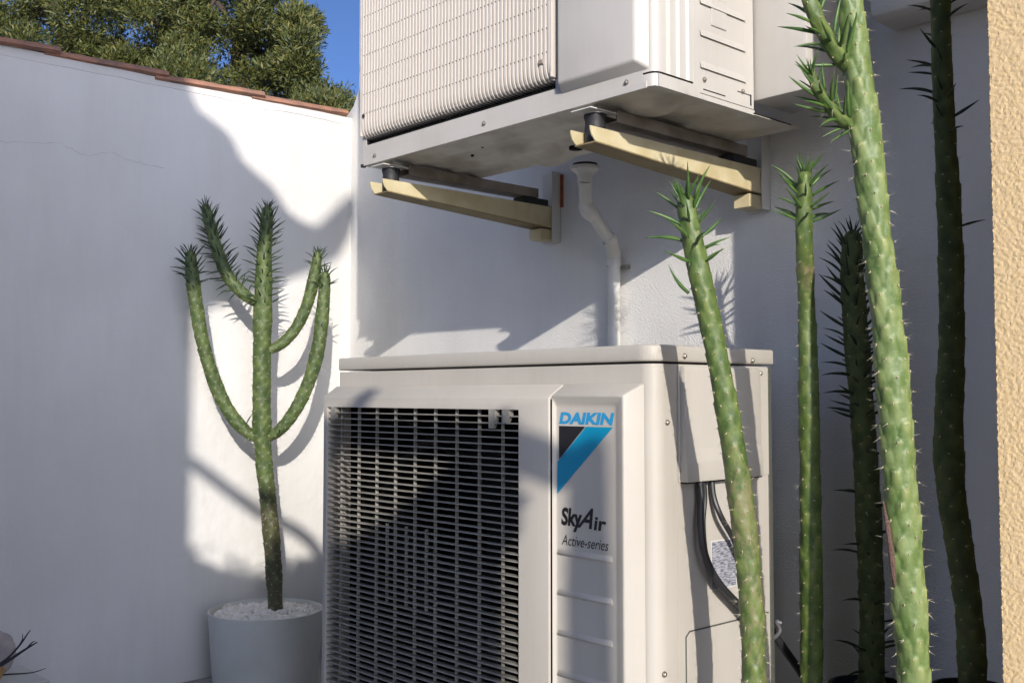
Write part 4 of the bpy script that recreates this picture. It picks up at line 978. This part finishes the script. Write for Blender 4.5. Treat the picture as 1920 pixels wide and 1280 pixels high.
# ------------------------------------------------------------------ behind the camera: unseen shapes added to throw the shade
nh = thing('house_blocker', 'added ochre gable shaped to block the sun, unseen behind the viewpoint', 'house', (1.3, -3, 0))
XM = 1.0
obj('wall', prism([(XM, -6.5, 0), (XM, -1.262, 0), (XM, -1.262, 3.1), (XM, -6.5, 4.6)], SUN*0.3), M['blocker_wall'], nh)  # added sun blocker, its edge set by the shadow on the white wall
up_ = [(-6.5, 5.6), (-1.9, 3.95), (-1.31, 3.60), (-1.272, 3.53), (-1.262, 3.49), (-1.240, 3.45), (-1.185, 3.42), (-1.140, 3.395), (-1.112, 3.36), (-1.095, 3.32), (-1.060, 3.293), (-0.985, 3.245), (-0.955, 3.215), (-0.935, 3.180), (-0.895, 3.150), (-0.84, 3.130), (-0.80, 3.135), (-0.735, 3.20), (-0.66, 3.27)]
dn_ = [(-0.648, 3.20), (-0.675, 3.10), (-0.72, 3.03), (-0.80, 2.98), (-0.90, 2.945), (-1.02, 2.89), (-1.15, 2.845), (-1.262, 2.80), (-1.6, 2.80), (-6.5, 4.3)]
obj('verge_blocker', prism([(XM-0.02, y, z_) for y, z_ in up_+dn_], SUN*0.26), M['tile'], nh)  # outline cut to the wavy shadow it throws

hd = thing('hedge_blocker', 'added leafy sun blocker, unseen behind the viewpoint', 'hedge_blocker', (1.0, -0.8, 0))
rs = np.random.RandomState(3); V = []
n_ = 22000
yy_ = rs.uniform(-1.32, -0.32, n_); top = np.interp(yy_, [-1.32, -1.2, -1.1, -0.98, -0.86, -0.78, -0.74, -0.62, -0.5, -0.425, -0.40, -0.34, -0.325], [2.10, 2.04, 2.0, 1.97, 2.02, 1.98, 1.80, 1.785, 1.81, 1.83, 1.87, 1.87, 1.82])  # added foliage, top edge shaped by the shade wanted on wall and grille
zz_ = top+0.08*(rs.rand(n_) < 0.05)*rs.rand(n_)*(yy_ < -0.76)-np.abs(rs.randn(n_))*0.02-rs.rand(n_)**1.4*(top-0.2); xx_ = rs.uniform(0.92, 1.12, n_)
kp = ~((yy_ > -0.352) & (zz_ < 1.62)); yy_, zz_, xx_ = yy_[kp], zz_[kp], xx_[kp]; n_ = len(yy_)
p = np.stack([xx_, yy_-0.676*(xx_-1), zz_+0.418*(xx_-1)], 1); ax = rs.randn(n_, 3); ax /= np.linalg.norm(ax, axis=1)[:, None]; sd = np.cross(ax, rs.randn(n_, 3)); sd /= np.linalg.norm(sd, axis=1)[:, None]
ln = 0.05*(0.6+0.8*rs.rand(n_))[:, None]
V = np.stack([p-ax*ln*.5, p+sd*ln*.3, p+ax*ln*.5, p-sd*ln*.3], 1).reshape(-1, 3)
pyobj('foliage', V, np.arange(len(V)).reshape(-1, 4), M['hedge_blocker'], hd, False, 'stuff')
obj('blocker_core', box((0.99, -1.26, 0), (1.05, -0.37, 1.70)), M['bark'], hd)
for pth, r0 in (([(-1.26, 2.36), (-1.04, 2.20), (-0.86, 2.10), (-0.76, 1.98)], 0.022), ([(-0.78, 1.95), (-0.70, 2.05), (-0.62, 2.10)], 0.020), ([(-0.72, 2.07), (-0.55, 1.95), (-0.38, 1.84), (-0.22, 1.70)], 0.034), ([(-0.95, 1.95), (-0.93, 2.04)], 0.015), ([(-0.74, 1.75), (-0.745, 1.95), (-0.75, 2.1)], 0.02)):
    obj('branch_blocker', tube(catmull([(1.0, y, z_) for y, z_ in pth], 5), r0, 8), M['bark'], hd, True)  # added to throw the slanting bands of shade
gp = thing('cactus_blocker', 'added tall cactus stem blocking the sun, unseen behind the viewpoint', 'cactus', (XM, -0.185, 0))
stem('stem', gp, [(XM, -0.185, 0), (XM, -0.185, 0.6), (XM, -0.185, 1.2), (XM, -0.187, 1.74)], [0.04, 0.04, 0.038, 0.030], M['cactus'], 77, seg=24, ds=0.012, leafzone=0.08, leaflen=0.03)  # added to throw the soft upright stripe on the front panel
